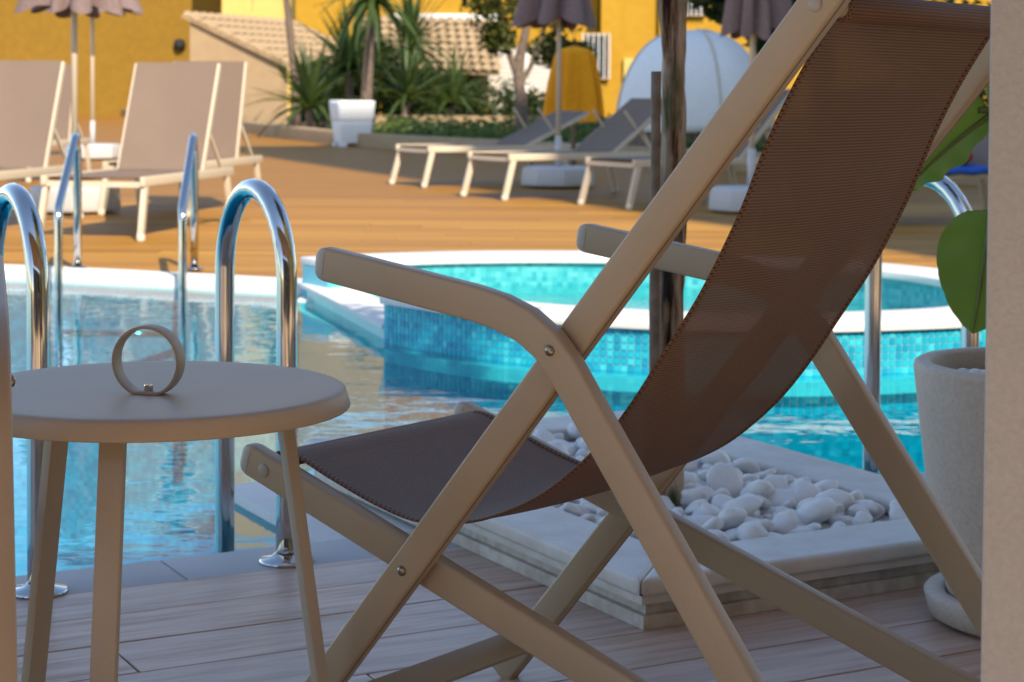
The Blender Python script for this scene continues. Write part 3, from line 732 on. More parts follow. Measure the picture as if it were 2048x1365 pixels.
def leaf_cloud(m, centers, count, size, seed, flat=.6):
    r2 = random.Random(seed)
    for _ in range(count):
        c, rad = r2.choice(centers); d = Vector((r2.gauss(0, 1), r2.gauss(0, 1), r2.gauss(0, 1))); d.normalize(); p = Vector(c)+Vector((d.x*rad[0], d.y*rad[1], d.z*rad[2]))*r2.uniform(.35, 1.08)
        s = size*r2.uniform(.6, 1.3); x = Vector((r2.gauss(0, 1), r2.gauss(0, 1), r2.gauss(0, .6))).normalized(); y2 = x.orthogonal().normalized(); y2 = (Matrix.Rotation(r2.uniform(0, 6.28), 3, x) @ y2)
        up2 = x.cross(y2)*s*.18
        m.add([p-x*s, p+y2*s*.38+up2, p+x*s, p-y2*s*.38+up2], [(0, 1, 2), (0, 2, 3)], 0)
    return m
leaf_cloud(MB(), [((.5*math.cos(i*1.26), .5*math.sin(i*1.26), 2.85), (.4, .4, .28)) for i in range(5)]+[((0, 0, 3.0), (.5, .5, .3))], 2600, .06, 5).build('crown', 'leaf_olive', tree, fix=False)
stk = trunk_mesh([(0, 0, .03+i*.07) for i in range(15)], [.011]*15, 9, 4, .25).build('support_stake', 'wood_stake')
q = pn(2.236, 3.49); stk.location = (q.x, q.y, 0); tag(stk, 'thin weathered wooden stake beside the planter tree trunk', 'stake')

# ------------------------------------------------------------------ concrete pot with big-leaved plant
PX, PY = .962, 3.50
sa = MB().lathe([(.0005, .0), (.165, .0), (.188, .012), (.198, .05), (.193, .056), (.165, .056), (.158, .05), (.15, .02), (.0005, .02)], (0, 0, .001), 80).build('pot_saucer', 'concrete'); sa.location = (PX, PY, 0)
tag(sa, 'thick pale concrete saucer under the tall tapered pot', 'saucer')
po = MB().lathe([(.0005, .022), (.142, .022), (.150, .03), (.172, .12), (.198, .27), (.214, .40), (.222, .465), (.220, .474), (.214, .478), (.196, .478), (.190, .472), (.187, .43), (.183, .40), (.0005, .40)], (0, 0, 0), 96).build('plant_pot', 'concrete'); po.location = (PX, PY, 0)
tag(po, 'tall tapered pale concrete pot with white pebbles on its soil', 'pot')
MB().lathe([(.0005, .412), (.12, .415), (.184, .408)], (0, 0, 0), 40).build('soil', 'soil', po)
for i in range(34):
    a = rnd.uniform(0, 6.28); rr2 = .150*math.sqrt(rnd.random()); r = rnd.choice((.020, .026, .032))
    o = bpy.data.objects.new('pebble', rnd.choice(PM)); col.objects.link(o); o.location = (PX+rr2*math.cos(a), PY+rr2*math.sin(a), .428+r*.2+(i % 3)*.008); o.scale = (r, r, r); o.rotation_euler = (rnd.uniform(-.4, .4), rnd.uniform(-.4, .4), rnd.uniform(0, 6))
    tag(o, 'smooth white pebble lying on the soil of the concrete pot', 'pebble', 'white pebbles in the concrete pot')
sp = empty('potted_plant', (PX, PY, .41)); tag(sp, 'potted plant with long stems and broad glossy green leaves', 'plant')
def big_leaf(base, tip, width, droop, roll2, name='leaf', split=.25, seed=0):
    """broad paddle leaf from base to tip with a folded midrib, wavy and slightly torn edge"""
    r2 = random.Random(seed); b = Vector(base); t = Vector(tip); ax = (t-b); L = ax.length; ax.normalize(); side = ax.cross(Vector((0, 0, 1))); side = side.normalized() if side.length > .05 else Vector((1, 0, 0))
    side = Matrix.Rotation(roll2, 3, ax) @ side; nn = side.cross(ax); m = MB(); n = 22; k2 = 6
    vs = []; uv = []
    for i in range(n+1):
        tt = i/n; wv = width*(math.sin(math.pi*min(1, tt**.72))**.62 if 0 < tt < 1 else .02); c = b+ax*L*tt+Vector((0, 0, -droop*tt*tt))
        for j in range(-k2, k2+1):
            e = j/k2; fold = .30*abs(e)*wv*.5; wob = .006*math.sin(tt*22+e*3+seed)*abs(e)
            torn = 1-(.07*r2.random() if abs(j) == k2 and i % 4 == 0 and tt > .45 else 0)
            vs.append(c+side*e*wv*.5*torn+nn*(fold+wob)); uv.append((e*.5, tt*1.0))
    w2 = 2*k2+1; fs = []
    for i in range(n):
        for j in range(2*k2):
            fs.append((i*w2+j, i*w2+j+1, (i+1)*w2+j+1, (i+1)*w2+j))
    m.add(vs, fs, 0, uv, True); o = m.build(name, 'banana', sp, fix=False); o.matrix_parent_inverse = Matrix.Translation((-PX, -PY, -.41))
    rb = MB().tube([b+ax*L*x+Vector((0, 0, -droop*x*x))+nn*-.003 for x in (0, .25, .5, .75, .97)], [.006, .005, .004, .003, .001], 8).build('midrib', 'stem', o)
    return o
def stem(path, r0, r1):
    P = spline(path, 6); o = MB().tube(P, [r0+(r1-r0)*i/(len(P)-1) for i in range(len(P))], 10).build('stem', 'stem', sp); o.matrix_parent_inverse = Matrix.Translation((-PX, -PY, -.41))
stem([(.97, 3.60, .40), (.935, 3.50, .60), (.90, 3.46, .80), (.868, 3.46, .925), (.835, 3.45, .938)], .011, .006)
big_leaf((.86, 3.46, .932), (.70, 3.42, .83), .17, .03, R(62), seed=1)
big_leaf((.86, 3.46, .932), (1.00, 3.45, .98), .17, .03, R(50), seed=2)
stem([(1.0, 3.62, .40), (.95, 3.52, .56), (.895, 3.42, .72), (.862, 3.38, .765), (.838, 3.37, .758)], .010, .006)
big_leaf((.842, 3.37, .765), (.815, 3.38, .545), .165, 0, R(82), seed=3)
stem([(1.02, 3.66, .40), (1.0, 3.62, .8), (.93, 3.55, 1.08), (.9, 3.5, 1.14)], .011, .006)
big_leaf((.9, 3.5, 1.14), (.86, 3.4, 1.36), .14, .02, R(20), seed=4)
stem([(1.04, 3.66, .40), (1.10, 3.72, .8), (1.16, 3.78, 1.12)], .011, .006)
big_leaf((1.16, 3.78, 1.12), (1.3, 3.9, 1.4), .16, .04, R(10), seed=5)
stem([(1.06, 3.6, .40), (1.18, 3.52, .62), (1.26, 3.46, .72)], .010, .006)
big_leaf((1.26, 3.46, .72), (1.44, 3.36, .66), .14, .05, R(15), seed=6)

# ------------------------------------------------------------------ sun loungers
LW, SEAT = .70, .40
def lounger():
    root = empty('sun_lounger', (0, 0, 0)); hx = LW/2
    for s in (-1, 1): MB().box((s*(hx-.018), .81, SEAT-.03), (.035, 1.62, .06)).build('side_rail', 'lframe', root, bevel=.006)
    for s in (-1, 1):
        for y, dy in ((.05, -.09), (1.52, .09)):
            lg = MB().bar((s*(hx-.02), y, SEAT-.055), (s*(hx-.012), y+dy, .02), .034, .05, ref=(0, 1, 0)).build('leg', 'lframe', root, bevel=.005)
            MB().lathe([(.0005, 0), (.026, 0), (.028, .01), (.026, .045), (.0005, .045)], (s*(hx-.011), y+dy*1.02, .001), 14).build('foot', 'lframe', lg)
    for y in (.03, 1.10, 1.58): MB().box((0, y, SEAT-.05), (LW-.075, .035, .035)).build('cross_bar', 'lframe', root)
    m = MB(); n = 12; vs = []; fs = []
    for i in range(n+1):
        for j in range(5):
            e = -1+2*j/4; vs.append((e*(hx-.03), .03+1.08*i/n, SEAT-.008-.022*(1-e*e)*math.sin(math.pi*i/n)**.5))
    fs = [(i*5+j, i*5+j+1, (i+1)*5+j+1, (i+1)*5+j) for i in range(n) for j in range(4)]; m.add(vs, fs, 0, smooth=True); m.build('seat_sling', 'lsling', root, fix=False)
    bk = empty('backrest', (0, 1.12, SEAT-.01)); bk.parent = root; bl = .80
    for s in (-1, 1): MB().box((s*(hx-.050), bl/2, -.006), (.026, bl, .04)).build('back_frame', 'lframe', bk, bevel=.005)
    MB().box((0, bl-.03, -.012), (LW-.142, .03, .03)).build('back_frame', 'lframe', bk, bevel=.005)
    m = MB(); vs = []
    for i in range(n+1):
        for j in range(5):
            e = -1+2*j/4; vs.append((e*(hx-.052), .0+bl*i/n*1.004, .0165-.02*(1-e*e)*math.sin(math.pi*i/n)**.5))
    m.add(vs, fs, 0, smooth=True); m.build('back_sling', 'lsling', bk, fix=False)
    return root
lp = lounger(); first = True
def place_lounger(foot_right, axis, back, label, group):
    """foot_right: floor point of the front right foot; axis: direction foot to head; back: recline in degrees"""
    global first
    o = lp if first else copy_tree(lp); first = False
    ax = Vector(axis).normalized(); sd2 = Vector((ax.y, -ax.x)); p = Vector(foot_right)-sd2*(LW/2)
    o.location = (p.x, p.y, 0); o.rotation_euler.z = math.atan2(-ax.x, ax.y)
    for c in o.children:
        if c.name.startswith('backrest'):
            c.rotation_euler.x = R(back)
            if back > 25:
                for s in (-1, 1): MB().bar((s*.24, 1.12+.42*math.cos(R(back)), SEAT+.42*math.sin(R(back))-.02), (s*.27, 1.60, SEAT-.03), .02, .02, ref=(1, 0, 0)).build('back_support', 'lframe', o)
    tag(o, label, 'sun lounger', group); return o
GL, GR = 'sunlit loungers on the wooden deck', 'shaded loungers beside the garden bed'
place_lounger((-2.28, 11.95), (.2, .98), 66, 'sunlit taupe sun lounger behind the slim far ladder, nearest the pool', GL)
place_lounger((-2.37, 14.2), (.2, .98), 74, 'taupe sun lounger peeping out right behind the one behind the slim ladder', GL)
place_lounger((-3.42, 12.25), (.2, .98), 68, 'taupe sun lounger between the umbrella base and the slim ladder, beside the pool', GL)
place_lounger((-4.75, 19.0), (.15, .99), 78, 'taupe sun lounger between the two left umbrella poles by the mustard wall', GL)
place_lounger((-.80, 18.45), (.86, .51), 24, 'shaded sun lounger with low backrest in front of the mustard towel', GR)
place_lounger((-.02, 16.45), (.84, .54), 36, 'shaded sun lounger with raised backrest left of the planter tree trunk', GR)
place_lounger((.98, 15.35), (.84, .54), 45, 'shaded sun lounger mostly hidden behind the planter tree trunk and deck chair', GR)
place_lounger((2.55, 13.35), (.88, .47), 40, 'shaded sun lounger with blue and lime towels beyond the right ladder', GR)

# ------------------------------------------------------------------ umbrellas
def umbrella(loc, label, h0, rad, basesz, seed, lean=0):
    root = empty('closed_umbrella', (*loc, 0)); tag(root, label, 'umbrella', 'closed umbrellas on the deck')
    b = MB().lathe([(.0005, .02), (basesz, .02), (basesz*1.02, .05), (basesz*.98, .19), (basesz*.92, .20), (.0005, .205)], (0, 0, 0), 8, smooth=False).build('base', 'white_plastic', root, bevel=.01)
    b.rotation_euler.z = R(10)
    MB().tube([(0, 0, .2), (0, 0, .5)], .032, 14).build('sleeve', 'white_plastic', root)
    MB().tube([(0, 0, .2), (0, 0, 2.75)], .024, 14).build('pole', 'lframe', root)
    r2 = random.Random(seed); m = MB(); nseg = 96; nz = 16; vs = []; top = 2.65; ph = [r2.uniform(-.5, .5) for _ in range(8)]; am = [r2.uniform(.7, 1.25) for _ in range(8)]
    for i in range(nz+1):
        t = i/nz
        for j in range(nseg):
            a = 2*math.pi*j/nseg; g = int(j/nseg*8) % 8; fold = abs(math.sin(4*a+ph[0]*.2)); fold = fold**.6
            r = .035+(rad*am[g]*(.30+.70*fold)+.0)*(1-t)**.55*(1-.18*t)+.012*math.sin(a*13+t*5+seed)*(1-t)
            z = h0+(top-h0)*t + (.11*am[g]*(1-fold)*(1-t)**3) - .05*ph[g]*(1-t)**4
            vs.append((r*math.cos(a+.25*t), r*math.sin(a+.25*t), z))
    fs = [(i*nseg+j, i*nseg+(j+1) % nseg, (i+1)*nseg+(j+1) % nseg, (i+1)*nseg+j) for i in range(nz) for j in range(nseg)]
    m.add(vs, fs, 0, smooth=True); m.build('canopy', 'umbrella', root, fix=False)
    for g in range(8):
        a = 2*math.pi*(g+.25)/8; MB().bar((.05*math.cos(a), .05*math.sin(a), 2.3), (rad*.55*math.cos(a), rad*.55*math.sin(a), h0+.10), .014, .014, ref=(1, .3, 0)).build('rib', 'lframe', root)
    return root
umbrella((-3.32, 14.6), 'closed mauve umbrella rising from the base under the sunlit loungers', 1.50, .36, .34, 1)
umbrella((-5.45, 25.0), 'closed mauve umbrella farther back by the mustard wall', 1.90, .60, .36, 2)
umbrella((.45, 18.75), 'closed mauve umbrella between the shaded loungers, beside the mustard towel', 1.55, .42, .36, 3)
umbrella((1.88, 15.1), 'closed mauve umbrella right of the planter tree trunk', 1.36, .26, .34, 4)

# ------------------------------------------------------------------ towels and small things on the deck
def drape(name, mt, loc, h_top, h_bot, r_top, r_bot, seed, folds=9, flat=.5):
    m = MB(); nseg, nz = 110, 18; vs = []; r2 = random.Random(seed); ph = [r2.uniform(0, 6.28) for _ in range(4)]
    for i in range(nz+1):
        t = i/nz; tt = max(t, .0)
        for j in range(nseg):
            a = 2*math.pi*j/nseg; rr2 = r_top*min(1, (t/.12)**.5 if t < .12 else 1)*(1-t)+r_bot*t**.8
            rr2 *= 1+.27*t**.5*(math.sin(folds*a+ph[0])+.5*math.sin((folds+4)*a+ph[1]+t))
            z = h_top+(h_bot-h_top)*t**1.15+.04*t*math.sin(3*a+ph[2])
            vs.append((rr2*math.cos(a), rr2*math.sin(a)*flat, z))
    fs = [(i*nseg+j, i*nseg+(j+1) % nseg, (i+1)*nseg+(j+1) % nseg, (i+1)*nseg+j) for i in range(nz) for j in range(nseg)]
    m.add(vs, fs, 0, smooth=True); o = m.build(name, mt, fix=False); o.location = loc; return o
tw = drape('draped_towel', 'towel', (.72, 22.6, 0), 1.46, .60, .17, .31, 3, 7); tag(tw, 'mustard yellow towel draped over a stand behind the shaded loungers', 'towel')
ts = empty('towel_stand', (.72, 22.6, 0)); tag(ts, 'wooden towel stand hidden beneath the mustard towel', 'stand')
MB().tube([(0, 0, 0), (0, 0, 1.42)], .03, 10).build('post', 'wood_stake', ts); MB().box((0, 0, .03), (.4, .4, .05)).build('base', 'wood_stake', ts); MB().tube([(-.1, 0, 1.38), (.1, 0, 1.38)], .02, 8).build('crossbar', 'wood_stake', ts)
def sheet(name, mt, c, ax, ln, wd, z, drop, par=None):
    """towel lying across a lounger seat with its sides hanging"""
    ax = Vector(ax).normalized(); sd2 = Vector((ax.y, -ax.x)); m = MB(); vs = []; nx, ny = 24, 12; uu = [(-1-drop/(wd/2))+(2+2*drop/(wd/2))*j/nx for j in range(nx+1)]
    for i in range(ny+1):
        for u in uu:
            x = max(-1, min(1, u)); dz = -max(0, abs(u)-1)*wd/2
            p = Vector(c)+ax*(ln*(i/ny-.5))+sd2*(x*(wd/2+.012)+.012*math.sin(i*1.1)*max(0, abs(u)-1)*3)
            vs.append((p.x, p.y, z+dz+.006*math.sin(i*1.7+u*5)+(.0 if abs(u) > 1 else .0)))
    fs = [(i*(nx+1)+j, i*(nx+1)+j+1, (i+1)*(nx+1)+j+1, (i+1)*(nx+1)+j) for i in range(ny) for j in range(nx)]
    m.add(vs, fs, 0, smooth=True); o = m.build(name, mt, fix=False); md = o.modifiers.new('thickness', 'SOLIDIFY'); md.thickness = .012; return o
ax4 = Vector((.88, .47)); s4 = Vector((.47, -.88)); f4 = Vector((2.55, 13.35))-s4*.35
tag(sheet('towel', 'blue_towel', f4+ax4*.78, ax4, .70, .71, SEAT+.02, .05), 'bright blue towel lying across the lounger seat beyond the right ladder', 'towel')
tag(sheet('towel', 'lime', f4+ax4*.20, ax4, .36, .71, SEAT+.02, .10), 'lime green towel over the foot of the lounger beyond the right ladder', 'towel')
bg2 = MB(); bg2.lathe([(.0005, 0), (.14, 0), (.19, .05), (.17, .11), (.09, .15), (.0005, .16)], (0, 0, 0), 28)
bg2.v = [(x*(1+.2*noise.noise(Vector((x*9, y*9, z*9)))), y*(1+.25*noise.noise(Vector((x*8+5, y*9, z*9)))), z*(1+.3*noise.noise(Vector((x*7, y*7+3, 0))))) for x, y, z in bg2.v]
o = bg2.build('beach_bag', 'red'); q = f4+ax4*.92; o.location = (q.x, q.y, SEAT+.028); tag(o, 'small red cloth bag on the blue towelled lounger', 'bag')

# daybed with white hood
db = empty('daybed', (2.4, 25.5, 0)); tag(db, 'round daybed with a white fabric hood in front of the yellow wall', 'daybed')
MB().lathe([(.0005, .08), (.95, .08), (.98, .12), (.98, .36), (.9, .42), (.0005, .43)], (0, 0, 0), 48).build('base', 'bark_bg', db)
m = MB(); vs = []; nu, nv = 40, 20
for i in range(nv+1):
    e = math.pi/2*i/nv
    for j in range(nu+1):
        a = math.pi*(-.08+1.16*j/nu)+R(195); rr2 = 1.02*(1+.012*math.sin(j*math.pi/5)); vs.append((rr2*math.cos(a)*math.cos(e)**.8, rr2*math.sin(a)*math.cos(e)**.8, .40+1.34*math.sin(e)))
fs = [(i*(nu+1)+j, i*(nu+1)+j+1, (i+1)*(nu+1)+j+1, (i+1)*(nu+1)+j) for i in range(nv) for j in range(nu)]
m.add(vs, fs, 0, smooth=True); o = m.build('hood', 'white_paint', db, fix=False); md = o.modifiers.new('t', 'SOLIDIFY'); md.thickness = .02
for j in range(0, nu+1, 20):
    MB().tube([Vector(vs[i*(nu+1)+j])+(Vector(vs[i*(nu+1)+j])-Vector((0, 0, .4))).normalized()*.012 for i in range(nv)], .014, 6).build('hood_seam', 'lframe', db)
MB().lathe([(.0005, .44), (.86, .44), (.9, .48), (.86, .56), (.0005, .58)], (0, 0, 0), 40).build('mattress', 'lsling', db)

# ------------------------------------------------------------------ garden bed: kerb, soil, ground cover
KL = [(-12, 59), (-6.3, 42), (-2.8, 31.5), (.2, 26.5), (3.4, 21.5), (8, 15.2)]
KS = [Vector((p.x, p.y)) for p in spline([(x, y, 0) for x, y in KL], 6)]
kb = ring(KS, 0, .35, -.03, .22).build('garden_kerb', 'cream', bevel=.02); tag(kb, 'low cream kerb wall edging the garden bed', 'kerb')
m = MB(); far = [(40, 18), (40, 62), (-12, 62)]; ki = offset(KS, .3)
pts = [(p.x, p.y, .10) for p in ki]+[(40, 15.2, .10), (40, 62, .10), (-12, 62, .10)]
m.add(pts, [tuple(range(len(pts)))]); tag(m.build('garden_soil', 'soil', fix=False), kind='structure')
gc = []
for i, p in enumerate(KS):
    if 25.2 < p.y < 33 or (18 < p.y < 25): 
        for q in range(2): gc.append(((p.x+.7+q*.55, p.y+.35+q*.5, .16), (.55, .45, .24)))
for x in range(12): gc.append(((-2.0+x*.42, 34+.4*math.sin(x), .18), (.5, .5, .3)))
tag(leaf_cloud(MB(), gc, 11000, .07, 11).build('ground_cover', 'leaf_fresh', fix=False), 'leafy green ground cover filling the garden bed', 'ground cover', kind='stuff')
k2 = ring([Vector((-2.6, 36.5)), Vector((1, 36.2)), Vector((4, 35.5))], 0, .3, 0, .42).build('low_wall', 'cream'); tag(k2, 'low pale wall behind the green ground cover', 'wall')

# white planter pot on the deck
wp = empty('white_planter', (-2.58, 31.0, 0)); tag(wp, 'chunky square white planter pot at the corner of the garden kerb', 'planter')
def frustum(z0, h0, z1, h1): return MB().add([(x*h0, y*h0, z0) for x, y in ((-1, -1), (1, -1), (1, 1), (-1, 1))]+[(x*h1, y*h1, z1) for x, y in ((-1, -1), (1, -1), (1, 1), (-1, 1))], [(3, 2, 1, 0), (4, 5, 6, 7), (0, 1, 5, 4), (1, 2, 6, 5), (2, 3, 7, 6), (3, 0, 4, 7)])
frustum(.40, .285, .74, .315).build('upper_box', 'planter_white', wp, bevel=.05, seg=3); frustum(.05, .235, .41, .278).build('lower_box', 'planter_white', wp, bevel=.025)
for x in (-.2, .2):
    for y in (-.2, .2): MB().box((x, y, .026), (.11, .11, .05)).build('foot', 'planter_white', wp)
wp.rotation_euler.z = R(20)

# ------------------------------------------------------------------ plants at the back
def blade(len_, wd, droop, n=7):
    m = MB(); vs = []
    for i in range(n+1):
        t = i/n; w2 = wd*(1-t)**.7*(.6+.4*min(1, t*6)); y = len_*t*(1-.18*droop*t); z = len_*(.0-droop*.75*t*t)
        vs += [(-w2/2, y, z+w2*.25), (0, y, z), (w2/2, y, z+w2*.25)]
    fs = []
    for i in range(n): fs += [(3*i, 3*i+1, 3*i+4, 3*i+3), (3*i+1, 3*i+2, 3*i+5, 3*i+4)]
    return m.add(vs, fs, 0, smooth=True)
blades = [blade(1, .085, d).build('leaf', 'leaf', fix=False) for d in (.1, .35, .7, 1.1)]
for b in blades: col.objects.unlink(b)
def yucca(loc, trunk_h, lean, nleaf, ll, label, seed, tr=.06, minel=-25, name='yucca_plant'):
    r2 = random.Random(seed); root = empty(name, (*loc, .1)); tag(root, label, 'yucca')
    top = Vector((lean[0], lean[1], trunk_h))
    if trunk_h > .15: trunk_mesh([(lean[0]*(i/8)**1.5, lean[1]*(i/8)**1.5, trunk_h*i/8) for i in range(9)], [tr*(1.25-.5*i/8) for i in range(9)], 12, seed, .2).build('trunk', 'bark_bg', root)
    for i in range(nleaf):
        el = R(minel+(85-minel)*((i+.5)/nleaf)**.8); az = i*2.399+r2.uniform(-.3, .3); d = r2.choice((0, 1, 1, 2, 2, 3)) if el < R(50) else r2.choice((0, 0, 1))
        L = ll*r2.uniform(.75, 1.15); o = share('leaf', blades[d], top, (el, 0, az), root, (L*r2.uniform(.9, 1.3), L, L))
        o.rotation_mode = 'XYZ'
    return root
yucca((-4.25, 38.0), 3.6, (-.35, 0), 46, 1.5, 'tall yucca with a slender reddish trunk beside the dark hut side', 1, .07)
yucca((-2.75, 36.0), 2.5, (.15, 0), 90, 1.5, 'tall yucca with pale trunk rising behind the white planter pot', 2, .10, -45)
yucca((-3.75, 35.6), .45, (0, 0), 70, 1.35, 'bushy strap-leaved yucca growing by the kerb left of the white planter', 3, .08, -5)
yucca((-3.25, 38.5), 1.2, (0, 0), 80, 1.5, 'bushy yucca growing between the two tall yucca trunks', 4, .08, -25)
yucca((-2.05, 36.6), .6, (.05, 0), 70, 1.3, 'strap-leaved yucca right of the white planter pot', 5, .08, -10)
yucca((-1.25, 38.5), .5, (.05, 0), 60, 1.25, 'low strap-leaved yucca in front of the tiled garden roof', 6, .08, -5)
yucca((-2.2, 39.5), 1.7, (.1, 0), 70, 1.4, 'leafy yucca standing behind the pale yucca trunk, before the tiled roof', 7, .08, -35)
def leafy_tree(loc, label, trunks, centers, count, size, seed, mt='leaf_dark', cat='tree', name='garden_tree'):
    root = empty(name, (*loc, .08)); tag(root, label, cat)
    for path, r0, r1 in trunks:
        P = spline(path, 5); trunk_mesh([tuple(p) for p in P], [r0+(r1-r0)*i/(len(P)-1) for i in range(len(P))], 10, seed, .2).build('trunk', 'bark_bg', root)
    leaf_cloud(MB(), centers, count, size, seed).build('crown', mt, root, fix=False); return root
leafy_tree((.12, 31.5), 'small garden tree with forked dark trunk in front of the white shutters',
    [([(0, 0, 0), (.03, 0, .6), (-.02, 0, 1.2), (.1, 0, 1.9), (.15, 0, 2.8)], .12, .05), ([(-.02, 0, 1.0), (-.22, 0, 1.6), (-.35, 0, 2.4)], .06, .03), ([(.0, 0, .9), (.25, 0, 1.4), (.45, 0, 2.0)], .05, .02)],
    [((-.5, 0, 2.3), (.5, .5, .45)), ((.1, .2, 2.9), (.8, .7, .6)), ((.6, 0, 2.2), (.5, .5, .5)), ((-.35, 0, 1.7), (.3, .3, .3)), ((.5, .1, 1.5), (.35, .3, .3)), ((.9, 0, 1.45), (.35, .3, .2)), ((-.9, 0, 3.1), (.7, .6, .5))], 3400, .085, 21, 'leaf_olive')
leafy_tree((4.4, 27.6), 'large dense dark evergreen tree behind the white daybed hood',
    [([(0, 0, 0), (.05, 0, 1.5), (0, 0, 3.2), (.2, 0, 5.5)], .20, .08), ([(0, 0, 2.6), (-.7, 0, 3.6), (-1.2, 0, 4.6)], .09, .04), ([(0, 0, 3.0), (.9, .2, 4.2), (1.4, .2, 5.2)], .09, .04)],
    [((-1.1, -.3, 2.3), (.75, .7, .5)), ((-.6, -.3, 1.75), (.45, .5, .5)), ((-.9, 0, 3.3), (1.3, 1.1, .8)), ((.5, 0, 3.0), (1.2, 1.1, 1.0)), ((.2, 0, 4.6), (1.7, 1.5, 1.2)), ((-1.3, 0, 4.8), (1.1, 1.1, .9)), ((1.5, 0, 4.6), (1.1, 1.1, 1.1)), ((.2, 0, 6.3), (1.6, 1.5, 1.1)), ((0, 0, 7.6), (1.0, 1.0, .8))], 15000, .15, 22)
leafy_tree((5.6, 25.5), 'bushy evergreen shrub beside the dense dark tree', [([(0, 0, 0), (0, 0, .8)], .06, .03)],
    [((0, 0, .6), (1.0, .8, .6)), ((.6, 0, 1.2), (.9, .8, .8)), ((-1.0, -.6, .5), (.7, .6, .45)), ((-.2, 0, 1.7), (.9, .8, .6))], 3600, .085, 23, 'leaf_dark', 'shrub', 'garden_shrub')
leafy_tree((-3.3, 40.6), 'dark leafy shrub filling the space between the yuccas and the hut', [([(0, 0, 0), (0, 0, .9)], .05, .03)],
    [((-.6, 0, .8), (.7, .6, .8)), ((.3, 0, .9), (.8, .6, .8)), ((1.2, 0, .8), (.8, .6, .7)), ((.2, 0, 1.55), (.6, .5, .4))], 5200, .10, 25, 'leaf_dark', 'shrub', 'garden_shrub')
leafy_tree((-.4, 40.5), 'low dark green bush under the eaves of the tiled garden roof', [([(0, 0, 0), (0, 0, .5)], .05, .03)],
    [((0, 0, .5), (1.1, .7, .55)), ((-1.3, 0, .6), (.9, .6, .6)), ((.9, 0, .4), (.6, .6, .4))], 3200, .085, 24, 'leaf_dark', 'shrub', 'garden_shrub')

# ------------------------------------------------------------------ buildings at the back
def bpart(root, m, name, mt, **kw):
    o = m.build(name, mt, root, **kw); o.matrix_parent_inverse = Matrix.Translation(-Vector(root.location)); return o
# hut with sloping tiled roof
hut = empty('garden_hut', (-5.6, 44, 0)); tag(hut, 'cream garden hut with a sloping sandy tiled roof and side wall painted dark as shade', 'hut')
A, Bc = (-7.35, 43.9), (-5.25, 43.4)
m = MB(); m.add([(-7.35, 43.9, 0), (-5.25, 43.4, 0), (-5.25, 43.4, 1.50), (-7.35, 43.9, 2.40), (-7.2, 44.1, 0), (-5.1, 43.6, 0), (-5.1, 43.6, 1.5), (-7.2, 44.1, 2.4)], [(0, 1, 2, 3), (4, 7, 6, 5), (0, 3, 7, 4), (1, 5, 6, 2), (3, 2, 6, 7), (0, 4, 5, 1)])
bpart(hut, m, 'wall', 'cream')
bpart(hut, MB().box((-4.2, 46.0, .85), (2.0, .2, 1.7)), 'wall', 'dark')  # near-black panel paints the shade on the hut's right side
bpart(hut, MB().box((-6.6, 47, 1.1), (.2, 5.6, 2.2)), 'wall', 'cream')
def tiled_roof(root, p00, p10, p01, rows, cols, name='roof_tile'):
    """plane from p00 along p10 (eave direction) and p01 (slope); barrel tiles as pieces sharing one mesh"""
    a, b, c = Vector(p00), Vector(p10), Vector(p01); ex = (b-a)/cols; ey = (c-a)/rows; nn = ex.cross(ey).normalized(); nn = nn if nn.z > 0 else -nn
    m = MB(); m.add([a-nn*.06, b-nn*.06, b+(c-a)-nn*.06, c-nn*.06, a-nn*.12, b-nn*.12, b+(c-a)-nn*.12, c-nn*.12], [(0, 1, 2, 3), (7, 6, 5, 4), (0, 4, 5, 1), (1, 5, 6, 2), (2, 6, 7, 3), (3, 7, 4, 0)])
    rf = bpart(root, m, 'roof', 'rooftile')
    m = MB(); vs = []; n = 6; X = ex.length; Y = ey.length
    for yy, k2, dz in ((-.08*Y, 1.0, .012), (1.02*Y, .85, 0)):
        for i in range(n+1): an = math.pi*i/n; vs.append((-X*.48*k2*math.cos(an), yy, X*.32*k2*math.sin(an)+dz))
    m.add(vs, [(i, i+1, n+1+i+1, n+1+i) for i in range(n)], 0, smooth=True)
    tl = m.build(name, 'rooftile', rf, fix=False); f1 = True
    rot = Matrix((ex.normalized(), ey.normalized(), nn)).transposed().to_euler()
    for r in range(rows):
        for q in range(cols):
            p = a+ex*(q+.5)+ey*r-nn*.05; o = tl if f1 else share(name, tl, (0, 0, 0), parent=rf); f1 = False
            o.location = p; o.rotation_euler = rot; o.matrix_parent_inverse = rf.matrix_parent_inverse.copy() if False else Matrix.Identity(4)
    return rf
tiled_roof(hut, (-4.85, 43.15, 1.42), (-3.0, 48.6, 1.42), (-7.5, 43.85, 2.62), 7, 15)
# second tiled shelter
h2 = empty('garden_shelter', (-1.2, 46, 0)); tag(h2, 'low garden shelter with sandy tiled roof above a mustard wall', 'shelter')
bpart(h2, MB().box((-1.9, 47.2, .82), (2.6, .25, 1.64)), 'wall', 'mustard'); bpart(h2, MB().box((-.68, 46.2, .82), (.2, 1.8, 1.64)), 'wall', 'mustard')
tiled_roof(h2, (-3.6, 45.0, 1.42), (-.3, 44.6, 1.35), (-3.9, 48.6, 2.75), 8, 14)
# mustard boundary wall on the left
wl = empty('mustard_wall', (-16, 60, 0)); tag(wl, 'long mustard yellow wall behind the sunlit loungers', 'wall')
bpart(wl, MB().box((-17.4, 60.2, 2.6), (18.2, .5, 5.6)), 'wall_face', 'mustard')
q = MB(); q.lathe([(.0005, 0), (.16, .02), (.2, .15), (.15, .32), (.0005, .36)], (0, 0, 0), 12); q.v = [(x-10.35, y+59.9, z+2.05) for x, y, z in q.v]; bpart(wl, q, 'wall_lamp', 'dark')
